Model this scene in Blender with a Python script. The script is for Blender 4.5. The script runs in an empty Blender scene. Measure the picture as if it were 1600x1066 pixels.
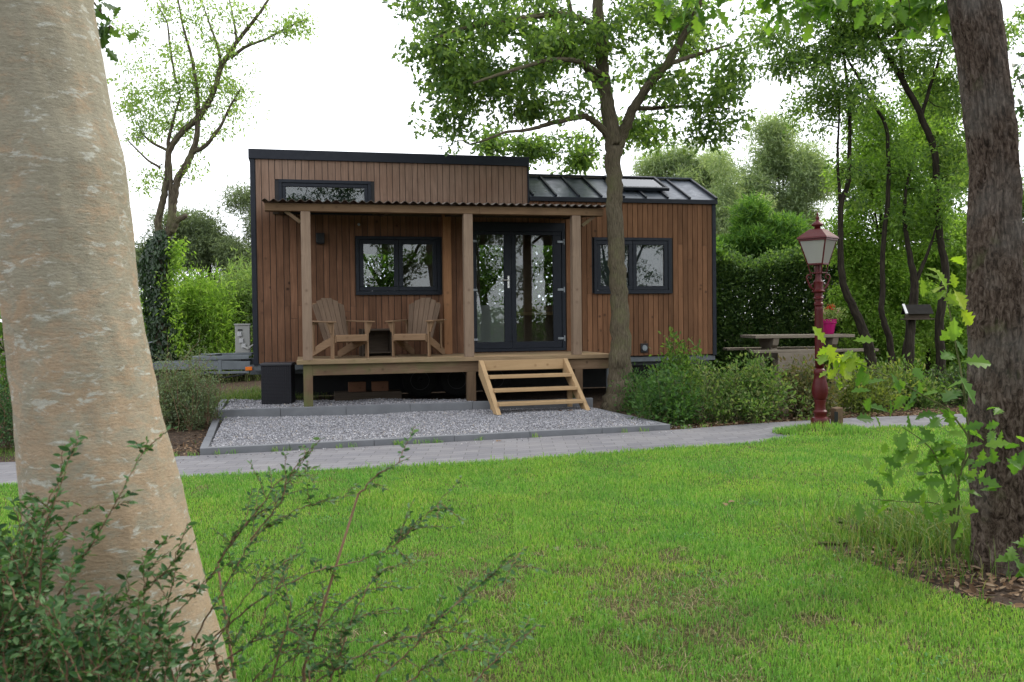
import bpy, math, random
import numpy as np
from mathutils import Vector, noise as mnoise
sc = bpy.context.scene
R = math.radians

# ------------------------------------------------------------------ camera
F, PITCH, ROLL, CH = 1400.0, .0240, .01165, 1.47      # focal length in px of a 1600 px frame
cam = bpy.data.cameras.new('camera'); cam_o = bpy.data.objects.new('camera', cam)
sc.collection.objects.link(cam_o); sc.camera = cam_o
cam.sensor_width = 36; cam.lens = 36 * F / 1600; cam.clip_start = .05; cam.clip_end = 600
from mathutils import Matrix
cam_o.matrix_world = Matrix.Translation((0, 0, CH)) @ Matrix.Rotation(math.pi / 2 - PITCH, 4, 'X') @ Matrix.Rotation(-ROLL, 4, 'Z')
cam.dof.use_dof = True; cam.dof.focus_distance = 14.5; cam.dof.aperture_fstop = 7.5

# ------------------------------------------------------------------ world and sun
SUN = Vector((.80, .42, .78)).normalized()
w = bpy.data.worlds.new('World'); sc.world = w; w.use_nodes = True
nt = w.node_tree; bg = nt.nodes['Background']
sky = nt.nodes.new('ShaderNodeTexSky'); sky.sky_type = 'NISHITA'; sky.sun_disc = False
sky.sun_elevation = math.asin(SUN.z); sky.sun_rotation = math.atan2(SUN.x, SUN.y)
sky.dust_density = 4; sky.air_density = 1; sky.ozone_density = 1
veil = nt.nodes.new('ShaderNodeMix'); veil.data_type = 'RGBA'; veil.inputs[0].default_value = .86   # overcast veil of bright cloud
veil.inputs[7].default_value = (14.6, 15.0, 15.7, 1)
nt.links.new(sky.outputs[0], veil.inputs[6]); nt.links.new(veil.outputs[2], bg.inputs[0])
bg.inputs[1].default_value = .125
sun = bpy.data.lights.new('sun', 'SUN'); sun.energy = 2.3; sun.angle = R(10); sun.color = (1, .94, .84)
sun_o = bpy.data.objects.new('sun', sun); sc.collection.objects.link(sun_o)
sun_o.rotation_euler = SUN.to_track_quat('Z', 'Y').to_euler()
sc.view_settings.view_transform = 'Standard'; sc.view_settings.look = 'None'
sc.view_settings.exposure = 0.25; sc.view_settings.gamma = 1
sc.render.engine = 'CYCLES'
sc.cycles.max_bounces = 7; sc.cycles.transparent_max_bounces = 12; sc.cycles.transmission_bounces = 4
sc.cycles.caustics_reflective = False; sc.cycles.caustics_refractive = False
sc.cycles.use_denoising = True

# ------------------------------------------------------------------ pixel rays of the survey -> world points
def at(px, py, Y):
    X, Yp = px - 800, py - 533; c, s = math.cos(ROLL), math.sin(ROLL)
    X, Yp = c * X - s * Yp, s * X + c * Yp
    up = -Yp / F; cp, sp = math.cos(PITCH), math.sin(PITCH)
    d = np.array([X / F, cp + up * sp, -sp + up * cp])
    return d * (Y / d[1]) + np.array([0, 0, CH])
def ground(px, py, z=0.):
    p = at(px, py, 1.) - np.array([0, 0, CH]); return p * ((z - CH) / p[2]) + np.array([0, 0, CH])

# ------------------------------------------------------------------ helpers: objects
COL = sc.collection
def tag(o, label=None, cat=None, group=None, kind=None):
    if label: o['label'] = label
    if cat: o['category'] = cat
    if group: o['group'] = group
    if kind: o['kind'] = kind
    return o
def thing(name, label, cat, loc=(0, 0, 0), rz=0, group=None):
    o = bpy.data.objects.new(name, None); COL.objects.link(o); o.empty_display_size = .2
    o.location = loc; o.rotation_euler = (0, 0, rz)
    return tag(o, label, cat, group)
def copy_tree(o, parent=None):
    c = o.copy(); COL.objects.link(c); c.parent = parent
    for ch in list(o.children): copy_tree(ch, c)
    return c

class MB:
    def __init__(s): s.v = []; s.f = []; s.uv = []; s.n = 0
    def add(s, v, faces, uvs=None):
        v = np.asarray(v, float)
        if not isinstance(faces, (list, tuple)): faces = [faces]
        for i, f in enumerate(faces):
            f = np.asarray(f, np.int64)
            if f.ndim == 1: f = f[None, :]
            s.f.append(f + s.n)
            u = None if uvs is None else uvs[i]
            s.uv.append(np.zeros(f.shape + (2,)) if u is None else np.asarray(u, float).reshape(f.shape + (2,)))
        s.v.append(v); s.n += len(v); return s
    def hexa(s, P):      # 8 corners: bottom ring 0-3, top ring 4-7
        P = np.asarray(P, float)
        F_ = [(0, 3, 2, 1), (4, 5, 6, 7), (0, 1, 5, 4), (1, 2, 6, 5), (2, 3, 7, 6), (3, 0, 4, 7)]
        L = [np.linalg.norm(P[1] - P[0]), np.linalg.norm(P[3] - P[0]), np.linalg.norm(P[4] - P[0])]
        a = int(np.argmax(L)); ax = [P[1] - P[0], P[3] - P[0], P[4] - P[0]]
        e = [x / (np.linalg.norm(x) + 1e-9) for x in ax]
        o1, o2 = [k for k in range(3) if k != a]
        loc = np.array([[(p - P[0]) @ e[a], (p - P[0]) @ e[o1] + (p - P[0]) @ e[o2]] for p in P])
        s.add(P, [F_], [np.array([[loc[i] for i in f] for f in F_])]); return s
    def box(s, x0, x1, y0, y1, z0, z1):
        return s.hexa([(x0, y0, z0), (x1, y0, z0), (x1, y1, z0), (x0, y1, z0), (x0, y0, z1), (x1, y0, z1), (x1, y1, z1), (x0, y1, z1)])
    def beam(s, p, q, w, t, up=(0, 0, 1)):
        p, q, up = np.array(p, float), np.array(q, float), np.array(up, float)
        d = (q - p) / np.linalg.norm(q - p); sx = np.cross(d, up); sx /= np.linalg.norm(sx); n = np.cross(sx, d)
        a, b = sx * w / 2, n * t / 2
        return s.hexa([p - a - b, q - a - b, q + a - b, p + a - b, p - a + b, q - a + b, q + a + b, p + a + b])
    def tube(s, pts, rad, n=8, cap=True, prof=None):
        pts = np.asarray(pts, float); m = len(pts); rad = np.broadcast_to(np.asarray(rad, float), (m,))
        tan = np.gradient(pts, axis=0); tan /= np.linalg.norm(tan, axis=1)[:, None] + 1e-12
        ref = np.array([0, 0, 1.]) if abs(tan[0][2]) < .9 else np.array([1., 0, 0])
        nx = np.cross(tan[0], ref); nx /= np.linalg.norm(nx)
        fx = np.empty((m, 3))
        for i in range(m):
            nx = nx - tan[i] * (nx @ tan[i]); nx /= np.linalg.norm(nx) + 1e-12; fx[i] = nx
        fy = np.cross(tan, fx)
        th = np.linspace(0, 2 * np.pi, n, endpoint=False)
        pr = np.ones(n) if prof is None else prof
        V = pts[:, None] + (rad[:, None] * (np.cos(th) * pr))[..., None] * fx[:, None] + (rad[:, None] * (np.sin(th) * pr))[..., None] * fy[:, None]
        i, j = np.meshgrid(np.arange(m - 1), np.arange(n), indexing='ij'); j2 = (j + 1) % n
        Fq = np.stack([i * n + j, i * n + j2, (i + 1) * n + j2, (i + 1) * n + j], -1).reshape(-1, 4)
        L = np.concatenate([[0], np.cumsum(np.linalg.norm(np.diff(pts, axis=0), axis=1))])
        circ = 2 * np.pi * rad.mean() / n
        U = np.stack([np.stack([L[i], j * circ], -1), np.stack([L[i], (j + 1) * circ], -1), np.stack([L[i + 1], (j + 1) * circ], -1), np.stack([L[i + 1], j * circ], -1)], 2).reshape(-1, 4, 2)
        fs, us = [Fq], [U]
        if cap: fs += [np.arange(n)[::-1][None], np.arange(n)[None] + (m - 1) * n]; us += [None, None]
        return s.add(V.reshape(-1, 3), fs, us)
    def lathe(s, prof, n=24, c=(0, 0, 0), flute=None):   # prof: (r, z)
        prof = np.array(prof, float); m = len(prof); th = np.linspace(0, 2 * np.pi, n, endpoint=False)
        rr = prof[:, 0][:, None] * np.ones(n)
        if flute is not None: rr = rr * (1 + flute[:, None] * np.cos(th * n / 2))
        V = np.stack([c[0] + rr * np.cos(th), c[1] + rr * np.sin(th), c[2] + prof[:, 1][:, None] * np.ones(n)], -1)
        i, j = np.meshgrid(np.arange(m - 1), np.arange(n), indexing='ij'); j2 = (j + 1) % n
        Fq = np.stack([i * n + j, i * n + j2, (i + 1) * n + j2, (i + 1) * n + j], -1).reshape(-1, 4)
        return s.add(V.reshape(-1, 3), [Fq, np.arange(n)[::-1][None], np.arange(n)[None] + (m - 1) * n])
    def xform(s, M):
        M = np.array(M); s.v = [v @ M[:3, :3].T + M[:3, 3] for v in s.v]; return s
    def build(s, name, mat, parent=None, bevel=0, smooth=False, loc=None):
        me = bpy.data.meshes.new(name)
        V = np.concatenate(s.v)
        if loc is not None: V = V - np.array(loc)
        me.vertices.add(len(V)); me.vertices.foreach_set('co', V.astype(np.float32).ravel())
        cnt = np.concatenate([np.full(len(f), f.shape[1]) for f in s.f]); idx = np.concatenate([f.ravel() for f in s.f])
        me.loops.add(len(idx)); me.loops.foreach_set('vertex_index', idx.astype(np.int32))
        me.polygons.add(len(cnt)); st = np.concatenate([[0], np.cumsum(cnt)[:-1]])
        me.polygons.foreach_set('loop_start', st.astype(np.int32))
        ul = me.uv_layers.new(name='UVMap'); ul.data.foreach_set('uv', np.concatenate([u.reshape(-1, 2) for u in s.uv]).astype(np.float32).ravel())
        me.polygons.foreach_set('use_smooth', np.full(len(cnt), smooth, bool))
        me.update(calc_edges=True); me.validate()
        me.materials.append(mat)
        o = bpy.data.objects.new(name, me); COL.objects.link(o)
        if parent is not None: o.parent = parent
        if bevel:
            b = o.modifiers.new('bevel', 'BEVEL'); b.width = bevel; b.segments = 2; b.limit_method = 'ANGLE'; b.angle_limit = R(40)
        return o

# ------------------------------------------------------------------ helpers: materials
class NT:
    def __init__(s, name):
        s.m = bpy.data.materials.new(name); s.m.use_nodes = True; s.t = s.m.node_tree
        s.b = s.t.nodes['Principled BSDF']; s.out = s.t.nodes['Material Output']; s.b.inputs['Specular IOR Level'].default_value = .14
    def n(s, ty, **kw):
        x = s.t.nodes.new('ShaderNode' + ty)
        for k, v in kw.items(): setattr(x, k, v)
        return x
    def l(s, a, b): s.t.links.new(a, b)
    def coord(s, out='Object', scale=(1, 1, 1), jitter=False):
        tc = s.n('TexCoord'); mp = s.n('Mapping'); mp.inputs['Scale'].default_value = scale
        src = tc.outputs[out]
        if jitter:
            g = s.n('NewGeometry'); va = s.n('VectorMath', operation='MULTIPLY_ADD'); va.inputs[1].default_value = (1, 1, 1)
            sc_ = s.n('VectorMath', operation='SCALE'); sc_.inputs['Scale'].default_value = 53.
            cb = s.n('CombineXYZ'); 
            for i in range(3): s.l(g.outputs['Random Per Island'], cb.inputs[i])
            s.l(cb.outputs[0], sc_.inputs[0]); s.l(src, va.inputs[0]); s.l(sc_.outputs[0], va.inputs[2]); src = va.outputs[0]
        s.l(src, mp.inputs[0]); return mp.outputs[0]
    def noise(s, vec, scale, detail=4, rough=.55, dist=0):
        x = s.n('TexNoise'); x.inputs['Scale'].default_value = scale; x.inputs['Detail'].default_value = detail
        x.inputs['Roughness'].default_value = rough; x.inputs['Distortion'].default_value = dist
        s.l(vec, x.inputs['Vector']); return x.outputs[0]
    def ramp(s, fac, stops, interp='LINEAR'):
        x = s.n('ValToRGB'); x.color_ramp.interpolation = interp; e = x.color_ramp.elements
        while len(e) < len(stops): e.new(.5)
        for k, (p, c) in zip(e, stops):
            k.position = p; k.color = (c, c, c, 1) if not hasattr(c, '__len__') else tuple(c) + (1,)
        s.l(fac, x.inputs[0]); return x.outputs[0]
    def mix(s, fac, a, b, mode='MIX'):
        x = s.n('Mix', data_type='RGBA', blend_type=mode)
        for i, v in ((0, fac), (6, a), (7, b)):
            if isinstance(v, (int, float)): x.inputs[i].default_value = v
            elif isinstance(v, tuple): x.inputs[i].default_value = v + (1,)
            else: s.l(v, x.inputs[i])
        return x.outputs[2]
    def island(s): return s.n('NewGeometry').outputs['Random Per Island']
    def bump(s, h, strength=.3, dist=.01):
        x = s.n('Bump'); x.inputs['Strength'].default_value = strength; x.inputs['Distance'].default_value = dist
        s.l(h, x.inputs['Height']); s.l(x.outputs[0], s.b.inputs['Normal'])
    def base(s, c):
        if isinstance(c, tuple): s.b.inputs['Base Color'].default_value = c + (1,)
        else: s.l(c, s.b.inputs['Base Color'])
        return s
    def rough(s, r): s.b.inputs['Roughness'].default_value = r; return s

def wood(name, c1, c2, knot=(.06, .035, .02), rough=.75, contrast=1., weather=None, green=0.):
    k = NT(name); v = k.coord('UV', (1, 1, 1), True)
    mp = k.n('Mapping'); mp.inputs['Scale'].default_value = (.8, 13, 1); k.l(v, mp.inputs[0])
    g = k.noise(mp.outputs[0], 2.2, 5, .6, 1.2)
    col = k.ramp(g, [(.3, c2), (.68, c1)])
    g2 = k.noise(v, 1.6, 4); col = k.mix(k.ramp(g2, [(.4, 0.), (.68, .55 * contrast)]), col, tuple(x * .62 for x in c2))
    vo = k.n('TexVoronoi'); vo.inputs['Scale'].default_value = 4.2; k.l(v, vo.inputs['Vector'])
    kmk = k.n('Math', operation='MULTIPLY'); k.l(k.ramp(vo.outputs['Distance'], [(.05, .9), (.15, 0.)]), kmk.inputs[0]); k.l(k.ramp(k.noise(v, 1.9, 2), [(.46, 0.), (.58, 1.)]), kmk.inputs[1]); kn = kmk.outputs[0]; col = k.mix(kn, col, knot)
    isl = k.ramp(k.island(), [(0, .72), (.5, .97), (1, 1.18)])
    col = k.mix(1., col, isl, 'MULTIPLY')
    if weather:
        o = k.coord('Object'); sep = k.n('SeparateXYZ'); k.l(o, sep.inputs[0])
        n3 = k.noise(o, 1.1, 4); ma = k.n('MapRange'); ma.inputs[1].default_value = weather[1]; ma.inputs[2].default_value = weather[2]
        k.l(sep.outputs[2], ma.inputs[0]); mm = k.n('Math', operation='MULTIPLY'); k.l(ma.outputs[0], mm.inputs[0]); k.l(k.ramp(n3, [(.3, .55), (.65, 1.)]), mm.inputs[1])
        col = k.mix(mm.outputs[0], col, k.mix(1., weather[0], k.ramp(g, [(.3, .7), (.7, 1.1)]), 'MULTIPLY'))
    if green:
        o = k.coord('Object'); col = k.mix(k.ramp(k.noise(o, 1.7, 5, .6), [(.5, 0.), (.72, green)]), col, (.10, .13, .045))
    k.base(col).rough(rough); k.bump(g, .25, .004); return k.m
def plain(name, c, rough=.5, metal=0., var=.12, scale=6, bump=0., spec=None):
    k = NT(name); o = k.coord('Object'); n = k.noise(o, scale, 5, .6)
    k.base(k.mix(n, tuple(x * (1 - var) for x in c), tuple(min(1, x * (1 + var)) for x in c))).rough(rough)
    k.b.inputs['Metallic'].default_value = metal; k.b.inputs['Specular IOR Level'].default_value = .14 if rough > .75 else .35
    r = k.ramp(k.noise(o, scale * 2.3, 4), [(.3, max(.02, rough - .1)), (.7, min(1, rough + .12))]); k.l(r, k.b.inputs['Roughness'])
    if bump: k.bump(k.noise(o, scale * 8, 4), bump, .005)
    return k.m
def leafmat(name, cols, trans=.4, tcol=None, rough=.5, spec=.22):
    k = NT(name); r = k.island()
    st = [(i / (len(cols) - 1), c) for i, c in enumerate(cols)]
    col = k.ramp(r, st); k.base(col).rough(rough); k.b.inputs['Specular IOR Level'].default_value = spec
    tr = k.n('BsdfTranslucent'); k.l(k.mix(1., col, tcol or (1.7, 1.75, .8), 'MULTIPLY'), tr.inputs[0])
    mx = k.n('MixShader'); mx.inputs[0].default_value = trans
    k.l(k.b.outputs[0], mx.inputs[1]); k.l(tr.outputs[0], mx.inputs[2]); k.l(mx.outputs[0], k.out.inputs[0]); return k.m
def glassmat(name, ior=1.9, tint=(.9, .95, .95), rough=.0):
    k = NT(name); gl = k.n('BsdfGlossy'); gl.inputs['Roughness'].default_value = rough
    tp = k.n('BsdfTransparent'); tp.inputs[0].default_value = tint + (1,)
    fr = k.n('Fresnel'); fr.inputs[0].default_value = ior; mx = k.n('MixShader')
    k.l(fr.outputs[0], mx.inputs[0]); k.l(tp.outputs[0], mx.inputs[1]); k.l(gl.outputs[0], mx.inputs[2]); k.l(mx.outputs[0], k.out.inputs[0]); return k.m
def barkmat(name, c1, c2, c3, su=3., sv=30., bump=.6, lichen=None):
    k = NT(name); v = k.coord('UV', (su, sv, 1)); n = k.noise(v, 1.6, 6, .65, .6)
    col = k.ramp(n, [(.32, c2), (.5, c1), (.72, c3)])
    if lichen: col = k.mix(k.ramp(k.noise(k.coord('Object'), 2.2, 6, .7), [(.5, 0.), (.68, .75)]), col, lichen)
    k.base(col).rough(.9); k.bump(n, bump, .02); return k.m

# ------------------------------------------------------------------ helpers: foliage
T_SIMPLE = (np.array([(0, 0, 0), (.34, .2, .03), (.7, .17, .02), (1, 0, -.06), (.7, -.17, .02), (.34, -.2, .03)]), [[0, 3, 2, 1], [0, 5, 4, 3]])
T_NARROW = (np.array([(0, 0, 0), (.4, .09, .02), (1, 0, -.1), (.4, -.09, .02)]), [[0, 2, 1], [0, 3, 2]])
_ho = [(.0, .015), (.14, .05), (.24, .19), (.33, .11), (.46, .30), (.57, .15), (.70, .30), (.82, .12), (.9, .13), (1., 0)]
_vo = [(x, y, .25 * y - .13 * x * x) for x, y in _ho] + [(x, -y, .25 * y - .13 * x * x) for x, y in _ho[:-1]]
_vo += [(x, 0, -.13 * x * x) for x, y in _ho[:-1]]
_nh = len(_ho)
T_OAK = (np.array(_vo), [[2 * _nh - 1 + i, 2 * _nh + i if i < _nh - 2 else _nh - 1, i + 1, i] if i < _nh - 2 else [2 * _nh - 1 + i, _nh - 1, i] for i in range(_nh - 1)]
         + [[2 * _nh - 1 + i, _nh + i, _nh + i + 1, 2 * _nh + i] if i < _nh - 2 else [2 * _nh - 1 + i, _nh + i, _nh - 1] for i in range(_nh - 1)])
_hq = [(0, .02), (.22, .2), (.36, .1), (.55, .27), (.72, .13), (1, 0)]
T_LOBED = (np.array([(x, y, .2 * y) for x, y in _hq] + [(x, -y, .2 * y) for x, y in _hq[:-1]]), [[5, 4, 3, 2, 1, 0], [0, 6, 7, 8, 9, 10, 5]])
T_LOBED = (np.array([(x, y, .2 * y) for x, y in _hq] + [(x, -y, .2 * y) for x, y in _hq[1:-1]]), [[5, 4, 3, 2, 1, 0], [0, 6, 7, 8, 9, 5]])

def add_leaves(mb, pos, d, nrm, size, tpl):
    pos = np.asarray(pos); d = d / (np.linalg.norm(d, axis=1)[:, None] + 1e-9)
    sx = np.cross(nrm, d); sx /= np.linalg.norm(sx, axis=1)[:, None] + 1e-9; n = np.cross(d, sx)
    tv, tf = tpl; k = len(tv); N = len(pos); size = np.broadcast_to(size, (N,))
    V = pos[:, None] + size[:, None, None] * (tv[None, :, 0, None] * d[:, None] + tv[None, :, 1, None] * sx[:, None] + tv[None, :, 2, None] * n[:, None])
    off = np.arange(N)[:, None] * k
    by = {}
    for f in tf: by.setdefault(len(f), []).append(f)
    fs = []
    for L, ff in by.items(): fs.append(np.concatenate([np.array(f)[None] + off for f in ff]))
    mb.add(V.reshape(-1, 3), fs)

def rnd_leaves(mb, rng, pos, size, tpl, up=.55, out=None, droop=.2):
    N = len(pos); d = rng.normal(size=(N, 3)); d[:, 2] -= droop * 2
    if out is not None: d += out * .8
    n = rng.normal(size=(N, 3)) * (1 - up) + np.array([0, 0, up * 1.6])
    add_leaves(mb, pos, d, n, size * rng.uniform(.65, 1.25, N), tpl)

def wiggle(rng, p, q, n, amp, sag=0.):
    t = np.linspace(0, 1, n)[:, None]; L = np.linalg.norm(q - p)
    P = p + (q - p) * t; o = np.cumsum(rng.normal(size=(n, 3)), axis=0); o -= t * o[-1]
    P = P + o * amp * L / math.sqrt(n) * np.sin(np.pi * t) ** .5
    P[:, 2] += (sag * L * np.sin(np.pi * t))[:, 0]; return P

def sample_lobes(rng, lobes):
    out = []
    for c, r, n in lobes:
        g = rng.normal(size=(n, 3)); g /= np.linalg.norm(g, axis=1)[:, None]; rad = rng.uniform(0, 1, n) ** (1 / 2.2); az = np.arctan2(g[:, 1], g[:, 0]); ph = rng.uniform(0, 6.3, 3)
        rad *= 1 + .34 * np.sin(3 * az + ph[0] + 2 * g[:, 2]) + .2 * np.sin(5 * g[:, 2] + ph[1] + 2 * az)
        out.append(np.array(c) + g * rad[:, None] * np.array(r))
    return np.concatenate(out)

def tree(name, label, cat, limbs, lobes, bark, leaf, seed, leaves=80, lsize=.08, clump=.35, tpl=T_SIMPLE, group=None,
         up=.5, droop=.25, wig=.25, twig_r=.012, nside=12, twig_bark=None, trunk_rough=.0, loc=None, trunk_name='trunk'):
    """limbs: list of (points, radii); lobes: (centre, radii, clump count). One trunk mesh, one branch mesh, one crown mesh."""
    rng = np.random.default_rng(seed)
    base = np.array(limbs[0][0][0]) if loc is None else np.array(loc)
    root = thing(name, label, cat, tuple(base), 0, group)
    tm = MB(); nodes, nr = [], []
    for pts, rad in limbs:
        pts = np.array([np.asarray(p, float) for p in pts]); rad = np.asarray(rad, float)
        m = max(2, len(pts)); tt = np.linspace(0, m - 1, (m - 1) * 7 + 1)
        # Catmull-like smoothing
        P = np.stack([np.interp(tt, np.arange(m), pts[:, k]) for k in range(3)], 1); rr = np.interp(tt, np.arange(m), rad)
        for _ in range(3): P[1:-1] = (P[:-2] + 2 * P[1:-1] + P[2:]) / 4
        P[1:-1] += rng.normal(size=P[1:-1].shape) * rr[1:-1, None] * .10
        tm.tube(P, rr, nside); nodes.append(P); nr.append(rr)
    tm.build(trunk_name, bark, root, smooth=True, loc=base)
    nodes = np.concatenate(nodes); nr = np.concatenate(nr)
    cl = sample_lobes(rng, lobes)
    dist = np.array([np.min(np.linalg.norm(nodes - c, axis=1)) for c in cl]); order = np.argsort(dist)
    bm_, lm = MB(), MB(); lp, lo = [], []
    for i in order:
        c = cl[i]; dd = np.linalg.norm(nodes - c, axis=1) + np.maximum(0, nodes[:, 2] - c[2]) * .5
        j = int(np.argmin(dd)); L = np.linalg.norm(nodes[j] - c); n = 5 if L < 1.5 else 8
        P = wiggle(rng, nodes[j], c, n, wig, .08); r0 = min(nr[j] * .75, twig_r * (.6 + L * .8)); rr = np.linspace(r0, .0035, n)
        bm_.tube(P, rr, 5, cap=False); nodes = np.concatenate([nodes, P[1:]]); nr = np.concatenate([nr, rr[1:]])
        k = int(leaves * rng.uniform(.25, 1.75)); t = rng.uniform(.25, 1, k) ** .7 * (n - 1); a = np.minimum(t.astype(int), n - 2); fr = (t - a)[:, None]
        q = P[a] * (1 - fr) + P[a + 1] * fr; off = np.clip(rng.normal(size=(k, 3)), -1.5, 1.5) * clump * np.array([.55, .55, .4])
        lp.append(q + off); lo.append(off / (clump + 1e-6))
    rnd_leaves(lm, rng, np.concatenate(lp), lsize, tpl, up, np.concatenate(lo), droop)
    bm_.build('branches', twig_bark or bark, root, smooth=True, loc=base)
    lm.build('crown', leaf, root, loc=base)
    return root

def shrub(name, label, cat, base, lobes, stem_mat, leaf, seed, leaves=40, lsize=.04, clump=.1, tpl=T_SIMPLE, group=None, up=.45, droop=.0, stem_r=.006, spread=.3, kind=None, wig=.18, along=.3):
    rng = np.random.default_rng(seed); base = np.array(base, float)
    root = thing(name, label, cat, tuple(base), 0, group); sm, lm = MB(), MB(); lp, lo = [], []
    for c in sample_lobes(rng, lobes):
        b = base + np.append(rng.normal(size=2) * spread, 0.); b[:2] += (c[:2] - base[:2]) * .55
        c[2] = max(c[2], base[2] + .05)
        P = wiggle(rng, b, c, 6, wig, .1); P[:, 2] = np.maximum(P[:, 2], base[2] - .02); sm.tube(P, np.linspace(stem_r, .002, 6), 4, cap=False)
        k = int(leaves * rng.uniform(.6, 1.4)); t = rng.uniform(along, 1, k) * 5; a = np.minimum(t.astype(int), 4); fr = (t - a)[:, None]
        off = rng.normal(size=(k, 3)) * clump; lp.append(P[a] * (1 - fr) + P[a + 1] * fr + off); lo.append(off / (clump + 1e-6) + (c - b) / (np.linalg.norm(c - b) + 1e-6) * .8)
    lp = np.concatenate(lp); lp[:, 2] = np.maximum(lp[:, 2], base[2] + .02)
    rnd_leaves(lm, rng, lp, lsize, tpl, up, np.concatenate(lo), droop)
    sm.build('stems', stem_mat, root, smooth=True, loc=base); lm.build('foliage', leaf, root, loc=base); return root

# ------------------------------------------------------------------ materials
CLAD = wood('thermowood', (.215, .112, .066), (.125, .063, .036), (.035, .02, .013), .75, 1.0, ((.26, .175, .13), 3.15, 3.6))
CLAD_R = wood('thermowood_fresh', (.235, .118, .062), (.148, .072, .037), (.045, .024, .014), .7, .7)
POST = wood('post_timber', (.31, .225, .16), (.22, .155, .11), (.1, .06, .04), .8, .6)
DECKW = wood('deck_timber', (.34, .245, .15), (.24, .165, .095), (.09, .05, .03), .8, .8, None, .25)
OLDW = wood('mossy_timber', (.22, .15, .095), (.14, .09, .055), (.05, .03, .02), .85, 1., None, .8)
NEWW = wood('new_timber', (.52, .36, .20), (.42, .28, .15), (.14, .07, .03), .7, .6)
CHAIRW = wood('chair_timber', (.31, .20, .12), (.22, .137, .078), (.1, .05, .03), .7, .6)
CHAIRG = wood('chair_slat_timber', (.215, .15, .105), (.14, .095, .065), (.06, .038, .027), .75, .8)
GREYW = wood('weathered_timber', (.36, .31, .245), (.24, .20, .155), (.1, .08, .06), .9, .8)
DARKW = wood('dark_timber', (.11, .085, .065), (.065, .05, .038), (.03, .02, .015), .85, .8)
TRIM = plain('anthracite_metal', (.012, .015, .023), .5, .0, .15)
FRAME = plain('anthracite_frame', (.010, .0135, .021), .5, .0, .12)
FRAME.node_tree.nodes['Principled BSDF'].inputs['Specular IOR Level'].default_value = .25
TRIM.node_tree.nodes['Principled BSDF'].inputs['Specular IOR Level'].default_value = .25
ROOFM = plain('zinc_roof', (.065, .076, .098), .36, .2, .15, 3)
GLASS = glassmat('window_glass', 1.75)
INNER = plain('interior_wall', (.20, .165, .13), .8)
INFLOOR = plain('interior_floor', (.2, .15, .1), .6)
WHITEI = plain('interior_white', (.6, .58, .54), .6)
CORR = plain('corrugated_sheet', (.075, .055, .042), .55, 0, .3, 9)
STEEL = plain('galvanised_steel', (.24, .265, .285), .45, .6, .25)
CHROME = plain('brushed_metal', (.6, .6, .6), .3, .9, .05)
TYRE = plain('tyre_rubber', (.018, .018, .018), .85)
BLACK = plain('black_plastic', (.012, .012, .014), .45)
RED = plain('lamp_red_paint', (.066, .0072, .008), .40, 0, .3, 20)
RED.node_tree.nodes['Principled BSDF'].inputs['Specular IOR Level'].default_value = .25
CONC = plain('kerb_concrete', (.15, .155, .165), .9, 0, .28, 5, .25)
MAGENTA = plain('magenta_pot', (.42, .008, .14), .45, 0, .05)
UTIL = plain('utility_grey', (.34, .34, .32), .55, 0, .12)
BRICKM = plain('red_brick', (.2, .08, .045), .9, 0, .3, 12)
ORANGE = plain('amber_reflector', (.7, .16, .01), .4)

# ------------------------------------------------------------------ setting: ground sheets
def near_edge(x): return np.interp(x, [-14, -5.2, -3.04, -.66, 1.39, 2.87, 3.25, 3.6, 4.4, 5.84, 8, 14], [7.2, 7.95, 8.45, 8.98, 9.77, 10.31, 10.7, 11.1, 11.45, 11.68, 12.1, 13.0])
def far_edge(x): return np.interp(x, [-14, -5.4, -3.45, 2.04, 3.4, 4.9, 7.35, 14], [8.8, 9.48, 9.80, 11.555, 12.2, 12.72, 13.2, 14.3])
k = NT('soil'); o = k.coord('Object'); n1 = k.noise(o, 9, 8, .7); n2 = k.noise(o, .7, 4)
vo = k.n('TexVoronoi'); vo.inputs['Scale'].default_value = 38; k.l(o, vo.inputs['Vector'])
c = k.ramp(n1, [(.3, (.018, .012, .008)), (.55, (.05, .034, .024)), (.75, (.10, .072, .05))])
c = k.mix(k.ramp(vo.outputs['Color'], [(.75, 0.), (.8, .7)]), c, (.15, .10, .062))
k.base(c).rough(.95); k.bump(n1, .8, .03); SOIL = k.m
g = MB(); rng = np.random.default_rng(1)
g.add([(-300, -300, 0), (300, -300, 0), (300, 300, 0), (-300, 300, 0)], [[0, 1, 2, 3]])
tag(g.build('ground', SOIL), kind='structure')

k = NT('paver_stone'); v = k.coord('UV'); br = k.n('TexBrick')
br.inputs['Scale'].default_value = 1; br.inputs['Brick Width'].default_value = .30; br.inputs['Row Height'].default_value = .15; br.inputs['Mortar Size'].default_value = .004
br.inputs['Mortar Smooth'].default_value = .3; br.inputs['Bias'].default_value = -.2
br.inputs[1].default_value = (.135, .133, .148, 1); br.inputs[2].default_value = (.19, .187, .20, 1); br.inputs[3].default_value = (.055, .05, .045, 1)
k.l(v, br.inputs['Vector']); o = k.coord('Object')
c = k.mix(k.ramp(k.noise(o, 1.5, 6, .65), [(.35, 0.), (.75, .5)]), br.outputs[0], (.22, .21, .205))
c = k.mix(k.ramp(k.noise(o, 60, 4), [(.3, .25), (.7, 0.)]), c, (.1, .1, .1))
k.base(c).rough(.85); bm_h = k.n('Math', operation='SUBTRACT'); bm_h.inputs[0].default_value = 1; k.l(br.outputs[1], bm_h.inputs[1]); k.bump(bm_h.outputs[0], .6, .006); PAVE = k.m
xs = np.linspace(-14, 14, 113); g = MB(); ne, fe = near_edge(xs), far_edge(xs)
V = []; U = []
arc = np.concatenate([[0], np.cumsum(np.hypot(np.diff(xs), np.diff((ne + fe) / 2)))])
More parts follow.
